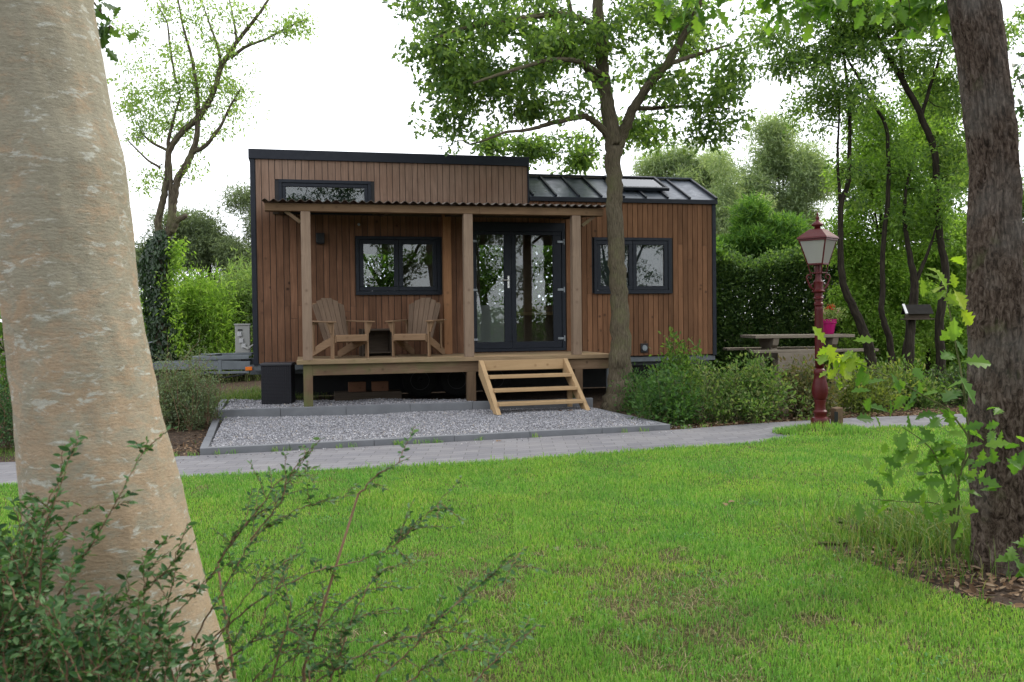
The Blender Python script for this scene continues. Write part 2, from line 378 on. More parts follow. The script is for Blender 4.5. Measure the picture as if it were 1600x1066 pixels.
for i, x in enumerate(xs):
    for j in range(7): V.append((x, ne[i] + (fe[i] - ne[i]) * j / 6, .018)); U.append((arc[i], (fe[i] - ne[i]) * j / 6))
fq = np.array([(i * 7 + j, (i + 1) * 7 + j, (i + 1) * 7 + j + 1, i * 7 + j + 1) for i in range(len(xs) - 1) for j in range(6)])
U = np.array(U); g.add(V, [fq], [U[fq]]); tag(g.build('path', PAVE), kind='structure')
# edging strip along the lawn
g = MB(); g.tube([(x, y - .012, .012) for x, y in zip(xs, ne)], .02, 6); tag(g.build('path_edging', CONC), kind='structure')

# lawn sheet and blades
MOUND = (3.84, 11.1)
def lawn_mask(x, y):
    ok = (y < near_edge(x) - .03) & (y > 2.2) & (y > 2.2)
    ok &= x > np.interp(y, [2.2, 3.5, 4.4, 5, 8], [-1.2, -1.5, -3.4, -5.5, -7.2])
    bed = ((x - 3.1) / 1.08) ** 2 + ((y - 5.35) / 1.25) ** 2
    ok &= bed > 1 + .25 * np.sin(x * 9 + y * 5)
    mound = ((x - MOUND[0]) / .62) ** 2 + ((y - MOUND[1]) / .34) ** 2 < 1
    return ok | mound
def lawn_z(x, y): return .024 + .07 * np.exp(-((x - MOUND[0]) / .3) ** 2 - ((y - MOUND[1]) / .18) ** 2)
k = NT('lawn_thatch'); o = k.coord('Object'); n1 = k.noise(o, 1.3, 5); n2 = k.noise(o, 40, 5)
c = k.mix(k.ramp(n1, [(.4, 0.), (.62, 1.)]), (.06, .10, .014), (.10, .09, .035)); c = k.mix(k.ramp(n2, [(.35, .8), (.65, 0.)]), c, (.02, .022, .008))
k.base(c).rough(.95); k.bump(n2, .8, .02); THATCH = k.m
st = .1; gx, gy = np.meshgrid(np.arange(-8, 12, st), np.arange(2.2, 13.4, st), indexing='ij'); keep = lawn_mask(gx + st / 2, gy + st / 2)
g = MB(); nx_, ny_ = gx.shape; zz = lawn_z(gx, gy) - .008
ii, jj = np.nonzero(keep[:-1, :-1]); idx = lambda a, b: a * ny_ + b
g.add(np.stack([gx, gy, zz], -1).reshape(-1, 3), [np.stack([idx(ii, jj), idx(ii + 1, jj), idx(ii + 1, jj + 1), idx(ii, jj + 1)], -1)])
tag(g.build('lawn', THATCH), kind='structure')

def vnoise(x, y, s, seed=0):
    r = np.random.default_rng(seed); G = r.uniform(size=(64, 64)); u, v = (x * s) % 63, (y * s) % 63
    i, j = u.astype(int), v.astype(int); a, b = u - i, v - j; a = a * a * (3 - 2 * a); b = b * b * (3 - 2 * b)
    return G[i, j] * (1 - a) * (1 - b) + G[i + 1, j] * a * (1 - b) + G[i, j + 1] * (1 - a) * b + G[i + 1, j + 1] * a * b
def blades(rng, x, y, z, h, wd, lean):
    N = len(x); th = rng.uniform(0, 2 * np.pi, N); d = np.stack([np.cos(th), np.sin(th)], 1); th2 = rng.uniform(0, 2 * np.pi, N)
    l = (np.stack([np.cos(th2), np.sin(th2)], 1) * rng.uniform(.1, 1, N)[:, None] * lean[:, None])
    b = np.stack([x, y], 1); V = np.empty((N, 5, 3))
    V[:, 0, :2] = b - d * wd[:, None] / 2; V[:, 1, :2] = b + d * wd[:, None] / 2; V[:, 0, 2] = V[:, 1, 2] = z
    m = b + l * .35 * h[:, None]; V[:, 2, :2] = m + d * wd[:, None] * .4; V[:, 3, :2] = m - d * wd[:, None] * .4; V[:, 2, 2] = V[:, 3, 2] = z + h * .6
    V[:, 4, :2] = b + l * h[:, None]; V[:, 4, 2] = z + h * (1 - .25 * np.minimum(1, lean))
    o = np.arange(N)[:, None] * 5
    return V.reshape(-1, 3), [np.array([[0, 1, 2, 3]]) + o, np.array([[3, 2, 4]]) + o]
rng = np.random.default_rng(5)
N = 2900000; x = rng.uniform(-7, 9, N); y = rng.uniform(2.2, 12.2, N)
dens = np.interp(np.hypot(x, y), [2, 4, 7, 12], [1., .75, .36, .18])
patch = vnoise(x, y, 1.5, 3) * .55 + vnoise(x, y, 4.2, 4) * .3 + vnoise(x, y, 11, 8) * .15
wornc = np.exp(-((x - .9) / 1.5) ** 2 - ((y - 4.3) / 1.5) ** 2)
fine_ = vnoise(x, y, 7.3, 14); fine2 = vnoise(x, y, 17., 15)
bare = np.clip((patch * .55 + fine_ * .3 + fine2 * .25 + .20 * wornc - .70) * 5, 0, .85)
ok = lawn_mask(x, y) & (rng.uniform(size=N) < dens * (1 - bare)) & (abs(x) < y * .75 + 1.8)
x, y, patch = x[ok], y[ok], patch[ok]; N = len(x)
h = rng.uniform(.017, .041, N) * (1.05 + .9 * (vnoise(x, y, 2.2, 9) - .5)); h *= np.where(((x - MOUND[0]) / .6) ** 2 + ((y - MOUND[1]) / .36) ** 2 < 1, 2.4, 1)
edge = near_edge(x) - y; h *= np.where(edge < .12, 1.35, 1)
wd = np.interp(np.hypot(x, y), [2, 5, 12], [.0032, .0042, .0075]); V, Fs = blades(rng, x, y, lawn_z(x, y) - .004, h, wd, rng.uniform(.2, 1.1, N))
rb = np.random.default_rng(15); xb = rb.uniform(-3, 4.5, 260000); yb = rb.uniform(2.4, 9, 260000)
bb = np.clip(((vnoise(xb, yb, 1.5, 3) * .55 + vnoise(xb, yb, 4.2, 4) * .3 + vnoise(xb, yb, 11, 8) * .15) * .55 + vnoise(xb, yb, 7.3, 14) * .3 + vnoise(xb, yb, 17., 15) * .25 + .24 * np.exp(-((xb - .9) / 1.5) ** 2 - ((yb - 4.3) / 1.5) ** 2) - .66) * 5, 0, 1)
kb = lawn_mask(xb, yb) & (rb.uniform(size=len(xb)) < bb * .5); xb, yb = xb[kb], yb[kb]; nb = len(xb)
Vd, Fd = blades(rb, xb, yb, np.full(nb, .014), rb.uniform(.015, .045, nb), np.full(nb, .004), rb.uniform(1.2, 3.2, nb)); g = MB(); g.add(Vd, Fd)
tag(g.build('dry_grass', leafmat('dry_grass_blade', [(.10, .07, .035), (.22, .17, .085), (.34, .28, .16), (.16, .20, .05)], .2, (1.1, 1, .8))), 'flattened dry grass in the worn patches of the lawn', 'dry grass', kind='stuff')
k = NT('grass_blade'); o = k.coord('Object'); r = k.island()
c = k.ramp(r, [(0, (.076, .195, .034)), (.45, (.138, .305, .056)), (.85, (.21, .375, .088)), (1, (.34, .35, .16))])
big = k.ramp(k.noise(o, .55, 4), [(.35, 0.), (.65, 1.)]); c = k.mix(big, c, k.mix(1., c, (1.3, 1.06, .9), 'MULTIPLY')); c = k.mix(k.ramp(k.noise(o, 1.7, 5), [(.42, .7), (.6, 0.)]), c, k.mix(1., c, (.66, .8, .9), 'MULTIPLY'))
k.base(c).rough(.5); k.b.inputs['Specular IOR Level'].default_value = .2
tr = k.n('BsdfTranslucent'); k.l(k.mix(1., c, (1.5, 1.6, .7), 'MULTIPLY'), tr.inputs[0]); mx = k.n('MixShader'); mx.inputs[0].default_value = .4
k.l(k.b.outputs[0], mx.inputs[1]); k.l(tr.outputs[0], mx.inputs[2]); k.l(mx.outputs[0], k.out.inputs[0]); GRASS = k.m
g = MB(); g.add(V, Fs); tag(g.build('grass', GRASS), 'short bright green lawn grass thinning into worn patches', 'grass', kind='stuff')
rc = np.random.default_rng(16); g = MB()
for _ in range(150):
    cx, cy = rc.uniform(-3.5, 6), rc.uniform(2.6, 10.5); n_ = int(rc.uniform(20, 90)); sp_ = rc.uniform(.04, .16); xc, yc = cx + rc.normal(size=n_) * sp_, cy + rc.normal(size=n_) * sp_; kk = lawn_mask(xc, yc); xc, yc = xc[kk], yc[kk]
    if len(xc): rnd_leaves(g, rc, np.stack([xc, yc, rc.uniform(.028, .05, len(xc))], 1), .021, T_SIMPLE, .85, None, 0.)
tag(g.build('clover', leafmat('clover_leaf', [(.04, .13, .03), (.07, .19, .045), (.12, .26, .08)], .3)), 'small clover and broad leaved weeds scattered through the lawn', 'clover', kind='stuff')
rc = np.random.default_rng(18); g = MB()
for _ in range(70):
    xw = rc.uniform(-4.5, 7.5); yw = far_edge(xw) + (.02 if xw > 2.1 else -.01) if rc.uniform() < .5 else near_edge(xw) + rc.uniform(.0, .05); n_ = 14; V, Fs = blades(rc, xw + rc.normal(size=n_) * .03, yw + rc.normal(size=n_) * .015, np.full(n_, .015), rc.uniform(.03, .09, n_), np.full(n_, .006), rc.uniform(.4, 1.6, n_)); g.add(V, Fs)
tag(g.build('path_weeds', GRASS), 'little grass weeds sprouting along the path edges', 'weeds', kind='stuff')
# long uncut grass round the brown-barked trunk, and beyond the path
rng = np.random.default_rng(6); g = MB()
for cx, cy, rx, ry, n, hh in ((2.75, 5.75, .6, .55, 2600, .24), (2.1, 5.2, .45, .55, 500, .12), (3.4, 6.2, .5, .4, 700, .2), (-6.2, 10.3, 1.2, .5, 2500, .07), (-5.1, 16.5, .9, 1.6, 5000, .12), (-4.7, 18.5, 1.2, 1.4, 3500, .14), (7, 9.6, 1.4, 1.2, 6000, .06), (5.6, 8, 1.2, 1.2, 5000, .06)):
    x = cx + rng.normal(size=n) * rx * .6; y = cy + rng.normal(size=n) * ry * .6
    V, Fs = blades(rng, x, y, np.zeros(n), rng.uniform(.4, 1.2, n) * hh, np.full(n, .006), rng.uniform(.3, 1.6, n)); g.add(V, Fs)
LONGG = leafmat('long_grass', [(.05, .12, .02), (.09, .17, .03), (.2, .2, .08)], .3)
tag(g.build('long_grass', LONGG), 'long uncut grass tufts in the bark mulch', 'grass', kind='stuff')
# leaf litter and bark chips lying on the soil
rng = np.random.default_rng(7); g = MB()
def litter(n, fx, size):
    x, y = fx(n); pos = np.stack([x, y, np.full(len(x), .012)], 1); d = rng.normal(size=(len(x), 3)) * np.array([1, 1, .25]); nn = rng.normal(size=(len(x), 3)) * .4 + np.array([0, 0, 1.])
    add_leaves(g, pos, d, nn, size * rng.uniform(.4, 1.3, len(x)), T_SIMPLE)
litter(2600, lambda n: (2.95 + rng.normal(size=n) * .55, 5.3 + rng.normal(size=n) * .65), .055)
def bedstrip(n):
    x = rng.uniform(1.6, 9, n); y = far_edge(x) + .05 + rng.exponential(.45, n); return x, y
litter(5200, bedstrip, .06)
litter(900, lambda n: (-3.9 + rng.normal(size=n) * .4, 10.4 + rng.normal(size=n) * .7), .05)
LITTER = leafmat('dead_leaf', [(.05, .03, .018), (.11, .065, .035), (.2, .125, .07), (.27, .2, .13)], .1, (1.2, 1, .8), .8)
tag(g.build('leaf_litter', LITTER), 'brown dead leaves and bark chips scattered over the soil', 'leaf litter', kind='stuff')

# kerbs and gravel
krng = np.random.default_rng(77)
def kerb_line(name, label, pts, h0, hts, wd, group):
    root = thing(name, label, 'kerb', tuple(pts[0]) + (0,), 0, group); b = np.array(tuple(pts[0]) + (0,)); g = MB()
    for (p, q) in zip(pts[:-1], pts[1:]):
        p, q = np.array(p), np.array(q); L = np.linalg.norm(q - p); n = max(1, round(L / 1.0)); d = (q - p) / L; s = np.array([-d[1], d[0]])
        for i in range(n):
            a0, a1 = p + d * (L * i / n + .002), p + d * (L * (i + 1) / n - .002)
            if i == n - 1 and tuple(q) != tuple(pts[-1]): a1 = a1 + d * 0
            z = [np.interp(np.linalg.norm(a - np.array(pts[0])), [0, 6], hts) + krng.uniform(-.004, .004) for a in (a0, a1)]; jj_ = s * krng.uniform(-.004, .004); a0, a1 = a0 + jj_, a1 + jj_ + s * krng.uniform(-.003, .003)
            g.hexa([(*a0, h0), (*a1, h0), (*(a1 + s * wd), h0), (*(a0 + s * wd), h0), (*a0, z[0]), (*a1, z[1]), (*(a1 + s * wd), z[1]), (*(a0 + s * wd), z[0])])
    g.build('kerb_stones', CONC, root, .006, loc=b); return root
A, B = (-3.45, 9.83), (2.04, 11.58); Cc, D = (1.27, 13.85), (-4.30, 12.80)
sv = lambda p, q: (np.array(q) - np.array(p)) / np.linalg.norm(np.array(q) - np.array(p))
kerb_line('kerb', 'low grey concrete kerb facing the paved path', [A, B], 0, (.09, .09), .09, 'kerbs framing the gravel')
tB = np.array(B) + sv(B, Cc) * .092; kerb_line('kerb', 'low grey concrete kerb running from the path to the oak', [tuple(tB), Cc], 0, (.09, .09), .09, 'kerbs framing the gravel')
tA = np.array(A) + sv(A, D) * .092; tA = tA + sv(A, B) * .0; kerb_line('kerb', 'low grey concrete kerb next to the grey green shrub', [D, tuple(tA)], 0, (.09, .09), .09, 'kerbs framing the gravel')
E_, F_ = (-4.39, 13.08), (1.27, 14.12)
kerb_line('kerb', 'higher grey concrete kerb under the deck front behind the gravel', [E_, F_], 0, (.195, .215), .1, 'kerbs framing the gravel')
tE = np.array(E_) + np.array([-.02, .105]); kerb_line('kerb', 'short grey concrete kerb closing the gravel strip by the trailer drawbar', [(-4.86, 14.9), tuple(tE)], 0, (.195, .195), .1, 'kerbs framing the gravel')
def bilin(P, n, rng):
    a, b = rng.uniform(0, 1, n)[:, None], rng.uniform(0, 1, n)[:, None]; P = [np.array(p) for p in P]
    return (P[0] * (1 - a) + P[1] * a) * (1 - b) + (P[3] * (1 - a) + P[2] * a) * b
rng = np.random.default_rng(11); g = MB(); beds = MB()
oct_v = np.array([(1, 0, 0), (-1, 0, 0), (0, 1, 0), (0, -1, 0), (0, 0, 1), (0, 0, -1)], float)
cube_v = np.array([(x, y, z) for x in (-1, 1) for y in (-1, 1) for z in (-1, 1)], float) * .75
cube_f = np.array([(0, 1, 3, 2), (4, 6, 7, 5), (0, 4, 5, 1), (2, 3, 7, 6), (0, 2, 6, 4), (1, 5, 7, 3)])
def gravel(P, z, n, smin, smax, bed=True):
    p = bilin(P, n, rng); s = rng.uniform(smin, smax, n)
    V = cube_v[None] * rng.uniform(.45, 1.2, (n, 1, 3)) + rng.normal(size=(n, 8, 3)) * .22
    a = rng.uniform(0, 2 * np.pi, (3, n)); ca, sa = np.cos(a), np.sin(a)
    for k, (i, j) in enumerate(((0, 1), (1, 2), (0, 2))):
        vi, vj = V[:, :, i].copy(), V[:, :, j].copy(); V[:, :, i] = ca[k][:, None] * vi - sa[k][:, None] * vj; V[:, :, j] = sa[k][:, None] * vi + ca[k][:, None] * vj
    zc = z + (vnoise(p[:, 0] + 9, p[:, 1], 1.6, 2) - .5) * .035 + rng.uniform(-.004, .008, n)
    V = V * s[:, None, None] + np.stack([p[:, 0], p[:, 1], zc], 1)[:, None]
    g.add(V.reshape(-1, 3), [(cube_f[None] + np.arange(n)[:, None, None] * 8).reshape(-1, 4)])
    if bed: beds.add([tuple(q) + (z - .012,) for q in P], [[0, 1, 2, 3]])
q = lambda p, dx, dy: (p[0] + dx, p[1] + dy)
gravel([q(A, .06, .12), q(B, -.13, .06), q(Cc, -.1, .2), q(D, .1, .25)], .068, 85000, .006, .012)
gravel([q(E_, .1, .14), q(F_, -1.9, -.25), (-.6, 14.6), (-4.75, 15.0)], .168, 9000, .008, .015)
gravel([(-3.5, 9.55), (2.3, 11.25), (2.2, 11.5), (-3.4, 9.8)], .018, 170, .004, .010, False)
gravel([(1.35, 13.8), (2.5, 11.7), (2.15, 11.6), (1.2, 13.6)], .012, 160, .005, .011, False)
k = NT('gravel_stone'); r = k.island(); c = k.ramp(r, [(0, (.12, .118, .13)), (.35, (.22, .218, .235)), (.7, (.34, .338, .36)), (.93, (.52, .51, .53)), (1, (.36, .3, .23))])
o = k.coord('Object'); c = k.mix(k.ramp(k.noise(o, 120, 3), [(.3, .3), (.7, 0.)]), c, (.1, .1, .1)); k.base(c).rough(.8); GRAVEL = k.m
tag(g.build('gravel', GRAVEL), 'loose light grey crushed stone filling the kerbed terrace', 'gravel', kind='stuff')
tag(beds.build('gravel_bed', plain('gravel_dust', (.09, .088, .095), .95, 0, .3, 30)), kind='structure')

# ------------------------------------------------------------------ the tiny house (local: u along the front, v inward, z up)
HA = R(13.05); H0 = (0, 16.04, 0)
def hw(u, v, z): return np.array([u * math.cos(HA) - v * math.sin(HA), 16.04 + u * math.sin(HA) + v * math.cos(HA), z])
house = thing('tiny_house', 'long timber clad tiny house on a trailer with dark grey doors and windows', 'tiny house', H0, HA)
UL, UM, UR, ZB, ZE, ZT, DEP = -4.43, .32, 3.93, .77, 3.655, 4.345, 2.4
OPEN = [(-2.74, -1.28, 1.93, 2.93), (1.54, 3.04, 1.93, 2.95), (-4.0, -2.46, 3.30, 3.87), (-.77, .99, .90, 3.20)]
rng = np.random.default_rng(21)
def boards(u0, u1, z1f, pitch, mat, name):
    g = MB(); n = round((u1 - u0) / pitch); pw = (u1 - u0) / n
    for i in range(n):
        a, b = u0 + i * pw + .0045, u0 + (i + 1) * pw - .0045
        if pitch > .1: b += (.007 if i % 2 else -.007); a += (-.007 if i % 2 else .007)
        segs = [(ZB + rng.uniform(0, .004), z1f)]
        for (o0, o1, oz0, oz1) in OPEN:
            if b > o0 and a < o1:
                if a < o0 and o0 - a > .03 or b > o1 and b - o1 > .03:
                    pass
                ns = []
                for s0, s1 in segs:
                    if oz0 > s0 and oz1 < s1: ns += [(s0, oz0), (oz1, s1)]
                    elif oz0 <= s0 and oz1 > s0: ns += [(oz1, s1)] if oz1 < s1 else []
                    elif oz0 < s1: ns += [(s0, oz0)]
                    else: ns += [(s0, s1)]
                segs = ns
        for s0, s1 in segs:
            if s1 - s0 < .02: continue
            cuts = [s0, s1]
            if s1 - s0 > 1.6 and rng.uniform() < .45: cuts = [s0, s0 + (s1 - s0) * rng.uniform(.3, .75), s1]
            for c0, c1 in zip(cuts[:-1], cuts[1:]):
                dv = rng.uniform(0, .003); g.box(a, b, -.024 - dv, -.003, c0 + .0015, c1 - .0015)
    return g.build(name, mat, house, .003)
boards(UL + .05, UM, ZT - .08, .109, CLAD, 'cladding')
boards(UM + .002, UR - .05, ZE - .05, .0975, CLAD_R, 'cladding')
# hollow shell behind the boards
g = MB()
def wall_with_holes(g, u0, u1, z0, z1, v0, v1, holes):
    us = sorted({u0, u1} | {x for h in holes for x in h[:2] if u0 < x < u1})
    for a, b in zip(us[:-1], us[1:]):
        zs = z0
        for h in sorted([h for h in holes if h[0] <= a + 1e-6 and h[1] >= b - 1e-6], key=lambda h: h[2]):
            if h[2] > zs: g.box(a, b, v0, v1, zs, h[2])
            zs = h[3]
        if zs < z1: g.box(a, b, v0, v1, zs, z1)
wall_with_holes(g, UL + .02, UM, ZB + .02, ZT - .06, 0, .09, OPEN)
wall_with_holes(g, UM, UR - .02, ZB + .02, ZE - .06, 0, .09, OPEN)
g2 = MB(); wall_with_holes(g2, UL + .03, UM - .01, ZB + .015, ZT - .1, -.0021, -.0006, OPEN); wall_with_holes(g2, UM - .0099, UR - .03, ZB + .015, ZE - .08, -.0021, -.0006, OPEN); g2.build('dark_gap_backing', BLACK, house)  # black sheet added behind the boards so the gaps look shaded
BACK = [(-.12, .42, 1.75, 3.0), (1.0, 1.75, 1.75, 3.0), (-2.5, -1.7, 2.0, 2.8), (2.2, 2.9, 1.9, 2.8)]
wall_with_holes(g, UL + .02, UR - .02, ZB + .02, ZE - .06, DEP - .09, DEP, BACK)
g.box(UL + .02, UL + .1, .0901, DEP - .0901, ZB + .02, ZT - .06); g.box(UR - .1, UR - .02, .0901, DEP - .0901, ZB + .02, ZE - .06)
g.box(UL + .1, UM, .0901, DEP - .0901, ZT - .12, ZT - .065)
g.build('inner_wall', INNER, house)
g = MB(); g.box(UL + .1, UR - .1, .0905, DEP - .0905, ZB + .02, .9); g.build('floor', INFLOOR, house)
# side walls and back in dark sheet metal
g = MB(); g.box(UL - .025, UL + .018, -.03, DEP + .03, ZB - .02, ZT - .01)
g.hexa([(UR - .018, -.03, ZB - .02), (UR + .02, -.03, ZB - .02), (UR + .02, DEP + .03, ZB - .02), (UR - .018, DEP + .03, ZB - .02), (UR - .018, -.03, ZE - .02), (UR + .02, -.03, ZE - .02), (UR + .02, DEP + .03, ZE - .02), (UR - .018, DEP + .03, ZE - .02)])
g.build('side_wall', TRIM, house, .004)
# gable end of the lower roof
RV, RZ = 1.12, 4.215
g = MB(); g.add([(UR - .015, 0, ZE - .02), (UR - .015, DEP, ZE - .02), (UR - .015, RV, RZ - .06), (UR + .018, 0, ZE - .02), (UR + .018, DEP, ZE - .02), (UR + .018, RV, RZ - .06)], [[[0, 1, 2], [5, 4, 3]], [[0, 3, 4, 1], [1, 4, 5, 2], [2, 5, 3, 0]]])
g.build('gable', TRIM, house)
# corner trims
g = MB(); g.box(UL - .03, UL + .048, -.036, -.031 + .03, ZB - .015, ZT - .145); g.box(UR - .048, UR + .026, -.036, -.001, ZB - .015, ZE - .06); g.build('corner_trim', TRIM, house, .004)
# flat roof block: fascia and top
g = MB(); g.box(UL - .05, UM + .02, -.06, -.002, ZT - .145, ZT + .02); g.box(UL - .05, UM + .02, DEP, DEP + .06, ZT - .145, ZT + .02); g.box(UL - .05, UL - .026, -.0021, DEP - .001, ZT - .145, ZT + .02)
g.box(UL - .026, UM + .02, -.002, DEP, ZT - .02, ZT + .0)
g.build('fascia', TRIM, house, .006)
g = MB(); g.box(UM - .01, UM + .02, -.05, DEP, ZE - .10, ZT - .146); g.build('step_wall', TRIM, house, .004)
# pitched standing seam roof
def rp(u, t, lift=0.):      # t 0 eave .. 1 ridge
    v0, z0, v1, z1 = -.07, ZE + .012, RV, RZ; n = np.array([0, -(z1 - z0), v1 - v0]); n /= np.linalg.norm(n)
    return np.array([u, v0 + (v1 - v0) * t, z0 + (z1 - z0) * t]) + n * lift
g = MB(); u0, u1 = UM + .021, UR + .03
def slab(g, u0, u1, t0, t1, l0, l1): g.hexa([rp(u0, t0, l0), rp(u1, t0, l0), rp(u1, t1, l0), rp(u0, t1, l0), rp(u0, t0, l1), rp(u1, t0, l1), rp(u1, t1, l1), rp(u0, t1, l1)])
slab(g, u0, u1, 0, 1, -.04, 0)
g.hexa([(u0, RV + .001, RZ - .04), (u1, RV + .001, RZ - .04), (u1, DEP + .07, ZE - .03), (u0, DEP + .07, ZE - .03), (u0, RV + .001, RZ), (u1, RV + .001, RZ), (u1, DEP + .07, ZE + .012), (u0, DEP + .07, ZE + .012)])
roof = g.build('roof', ROOFM, house)
g = MB(); seam = [.40, .83, 1.26, 1.69, 2.12, 2.55, 2.98, 3.42]
for s in seam: slab(g, s - .016, s + .016, 0.0, .985, .002, .04)
slab(g, UR - .01, UR + .035, -.01, 1.0, .002, .05)
g.build('roof_seam', TRIM, roof, .003)
g = MB(); g.beam(rp(u0, 0, -.03) + [0, -.012, -.018], rp(u1, 0, -.03) + [.01, -.012, -.018], .03, .075); g.build('eave_trim', TRIM, roof, .004)
g = MB(); g.beam((u0, RV, RZ + .022), (u1, RV, RZ + .022), .18, .03); g.build('ridge_cap', STEEL if False else ROOFM, roof, .004)
sk = MB(); 
for a, b, c, d in ((2.10, 3.14, .28, .34), (2.10, 3.14, .84, .90), (2.10, 2.15, .3401, .8399), (3.09, 3.14, .3401, .8399)): slab(sk, a, b, c, d, .041, .10)
sko = sk.build('skylight', TRIM, house, .004); sk = MB(); slab(sk, 2.151, 3.089, .341, .839, .06, .075); sk.build('pane', glassmat('skylight_glass', 2.2, (.55, .6, .62)), sko)

def window(u0, u1, z0, z1, sashes, name='window', fw=.055, sw=.075):
    f = MB(); v0, v1 = -.055, .03
    for a, b, c, d in ((u0, u1, z1 - fw, z1), (u0, u1, z0, z0 + fw), (u0, u0 + fw, z0 + fw, z1 - fw), (u1 - fw, u1, z0 + fw, z1 - fw)): f.box(a, b, v0, v1, c, d)
    f.box(u0 - .012, u1 + .012, -.085, -.056, z0 - .012, z0 + .018)
    fo = f.build('window', FRAME, house, .005)
    U0, U1 = u0 + fw, u1 - fw; n = sashes; w = (U1 - U0) / n
    for i in range(n):
        a, b = U0 + i * w + .003, U0 + (i + 1) * w - .003; c, d = z0 + fw + .003, z1 - fw - .003; s = MB()
        for p in ((a, b, d - sw, d), (a, b, c, c + sw), (a, a + sw, c + sw, d - sw), (b - sw, b, c + sw, d - sw)): s.box(p[0], p[1], -.042, .02, p[2], p[3])
        s.build('sash', FRAME, fo, .006); p = MB(); p.box(a + sw - .004, b - sw + .004, -.012, -.006, c + sw - .004, d - sw + .004); p.build('pane', GLASS, fo)
window(-2.74, -1.28, 1.93, 2.93, 2); window(1.54, 3.04, 1.93, 2.95, 2); window(-4.0, -2.46, 3.30, 3.87, 1, sw=.06)
# blinds behind the right hand window
g = MB(); g.box(1.62, 2.96, .12, .125, 2.0, 2.9); g.build('curtain', plain('curtain_cloth', (.075, .08, .085), .9), house)
g = MB(); g.box(-3.95, -2.5, .12, .125, 3.32, 3.85); g.build('curtain', plain('dark_blind', (.03, .035, .04), .9), house)
# french doors
du0, du1, dz0, dz1 = -.77, .99, .90, 3.20
f = MB(); fw = .06
for a, b, c, d in ((du0, du1, dz1 - .16, dz1), (du0, du1, dz0, dz0 + .05), (du0, du0 + fw, dz0 + .05, dz1 - .16), (du1 - fw, du1, dz0 + .05, dz1 - .16)): f.box(a, b, -.05, .04, c, d)
f.build('door_frame', FRAME, house, .005)
mid = -.005
for side, (a, b) in enumerate(((du0 + fw + .003, mid - .002), (mid + .002, du1 - fw - .003))):
    s = MB(); c, d = dz0 + .053, dz1 - .163; st_ = .115; bt = .12
    if side == 0: L_, R_ = a + .07, b - .13
    else: L_, R_ = a + .085, b - .16
    for p in ((a, b, d - .06, d), (a, b, c, c + bt), (a, L_, c + bt, d - .06), (R_, b, c + bt, d - .06)): s.box(p[0], p[1], -.036, .022, p[2], p[3])
    do = s.build('door', FRAME, house, .006)
    p = MB(); p.box(L_ - .004, R_ + .004, -.012, -.006, c + bt - .004, d - .064); p.build('pane', GLASS, do)
    hx = (b - .02) if side else a + .02
    for hz in (1.12, 2.0, 2.86):
        h = MB(); h.box(hx - .06, hx + .06, -.052, -.0365, hz - .02, hz + .02); h.tube([(hx + (.06 if side else -.06), -.055, hz - .05), (hx + (.06 if side else -.06), -.055, hz + .05)], .012, 8); h.build('hinge', STEEL, do, .002)
    if side == 0:
        h = MB(); hx = b - .055; h.box(hx - .017, hx + .017, -.045, -.0365, 2.03, 2.25); h.tube([(hx, -.04, 2.17), (hx, -.09, 2.17), (hx - .02, -.095, 2.17), (hx - .13, -.095, 2.17)], .010, 8); h.build('handle', CHROME, do, .003)
# furniture seen dimly through the doors
g = MB(); g.box(-.6, .2, 1.5, 2.3, .905, 1.75); g.build('cupboard', WHITEI, house, .006)
g = MB(); g.box(.35, 1.6, 1.7, 2.28, 1.55, 1.62)
for a, b in ((.38, 1.75), (1.5, 1.75), (.38, 2.2), (1.5, 2.2)): g.box(a, a + .05, b - .03, b + .03, .905, 1.549)
g.build('table', NEWW, house, .004)
g = MB(); g.box(1.1, 2.2, .8, 1.2, .905, 1.35); g.build('bench', WHITEI, house, .01)
# wall lamp, vent
g = MB(); g.box(-3.40, -3.26, -.13, -.026, 2.80, 2.97); g.box(-3.385, -3.275, -.12, -.03, 2.785, 2.7999); g.build('wall_lamp', BLACK, house, .008)
g = MB(); g.box(2.43, 2.57, -.05, -.026, .83, 1.0)
vo_ = g.build('vent', BLACK, house, .004); g = MB(); g.tube([(2.5, -.075, .915), (2.5, -.051, .915)], [.048, .055], 20); g.tube([(2.5, -.078, .915), (2.5, -.0755, .915)], [.028, .03], 16); g.build('cowl', STEEL, vo_, smooth=False)
g = MB(); g.tube([(-2.68, -.04, 3.13), (-2.68, -.09, 3.12)], .022, 10); g.build('sensor', STEEL, house)
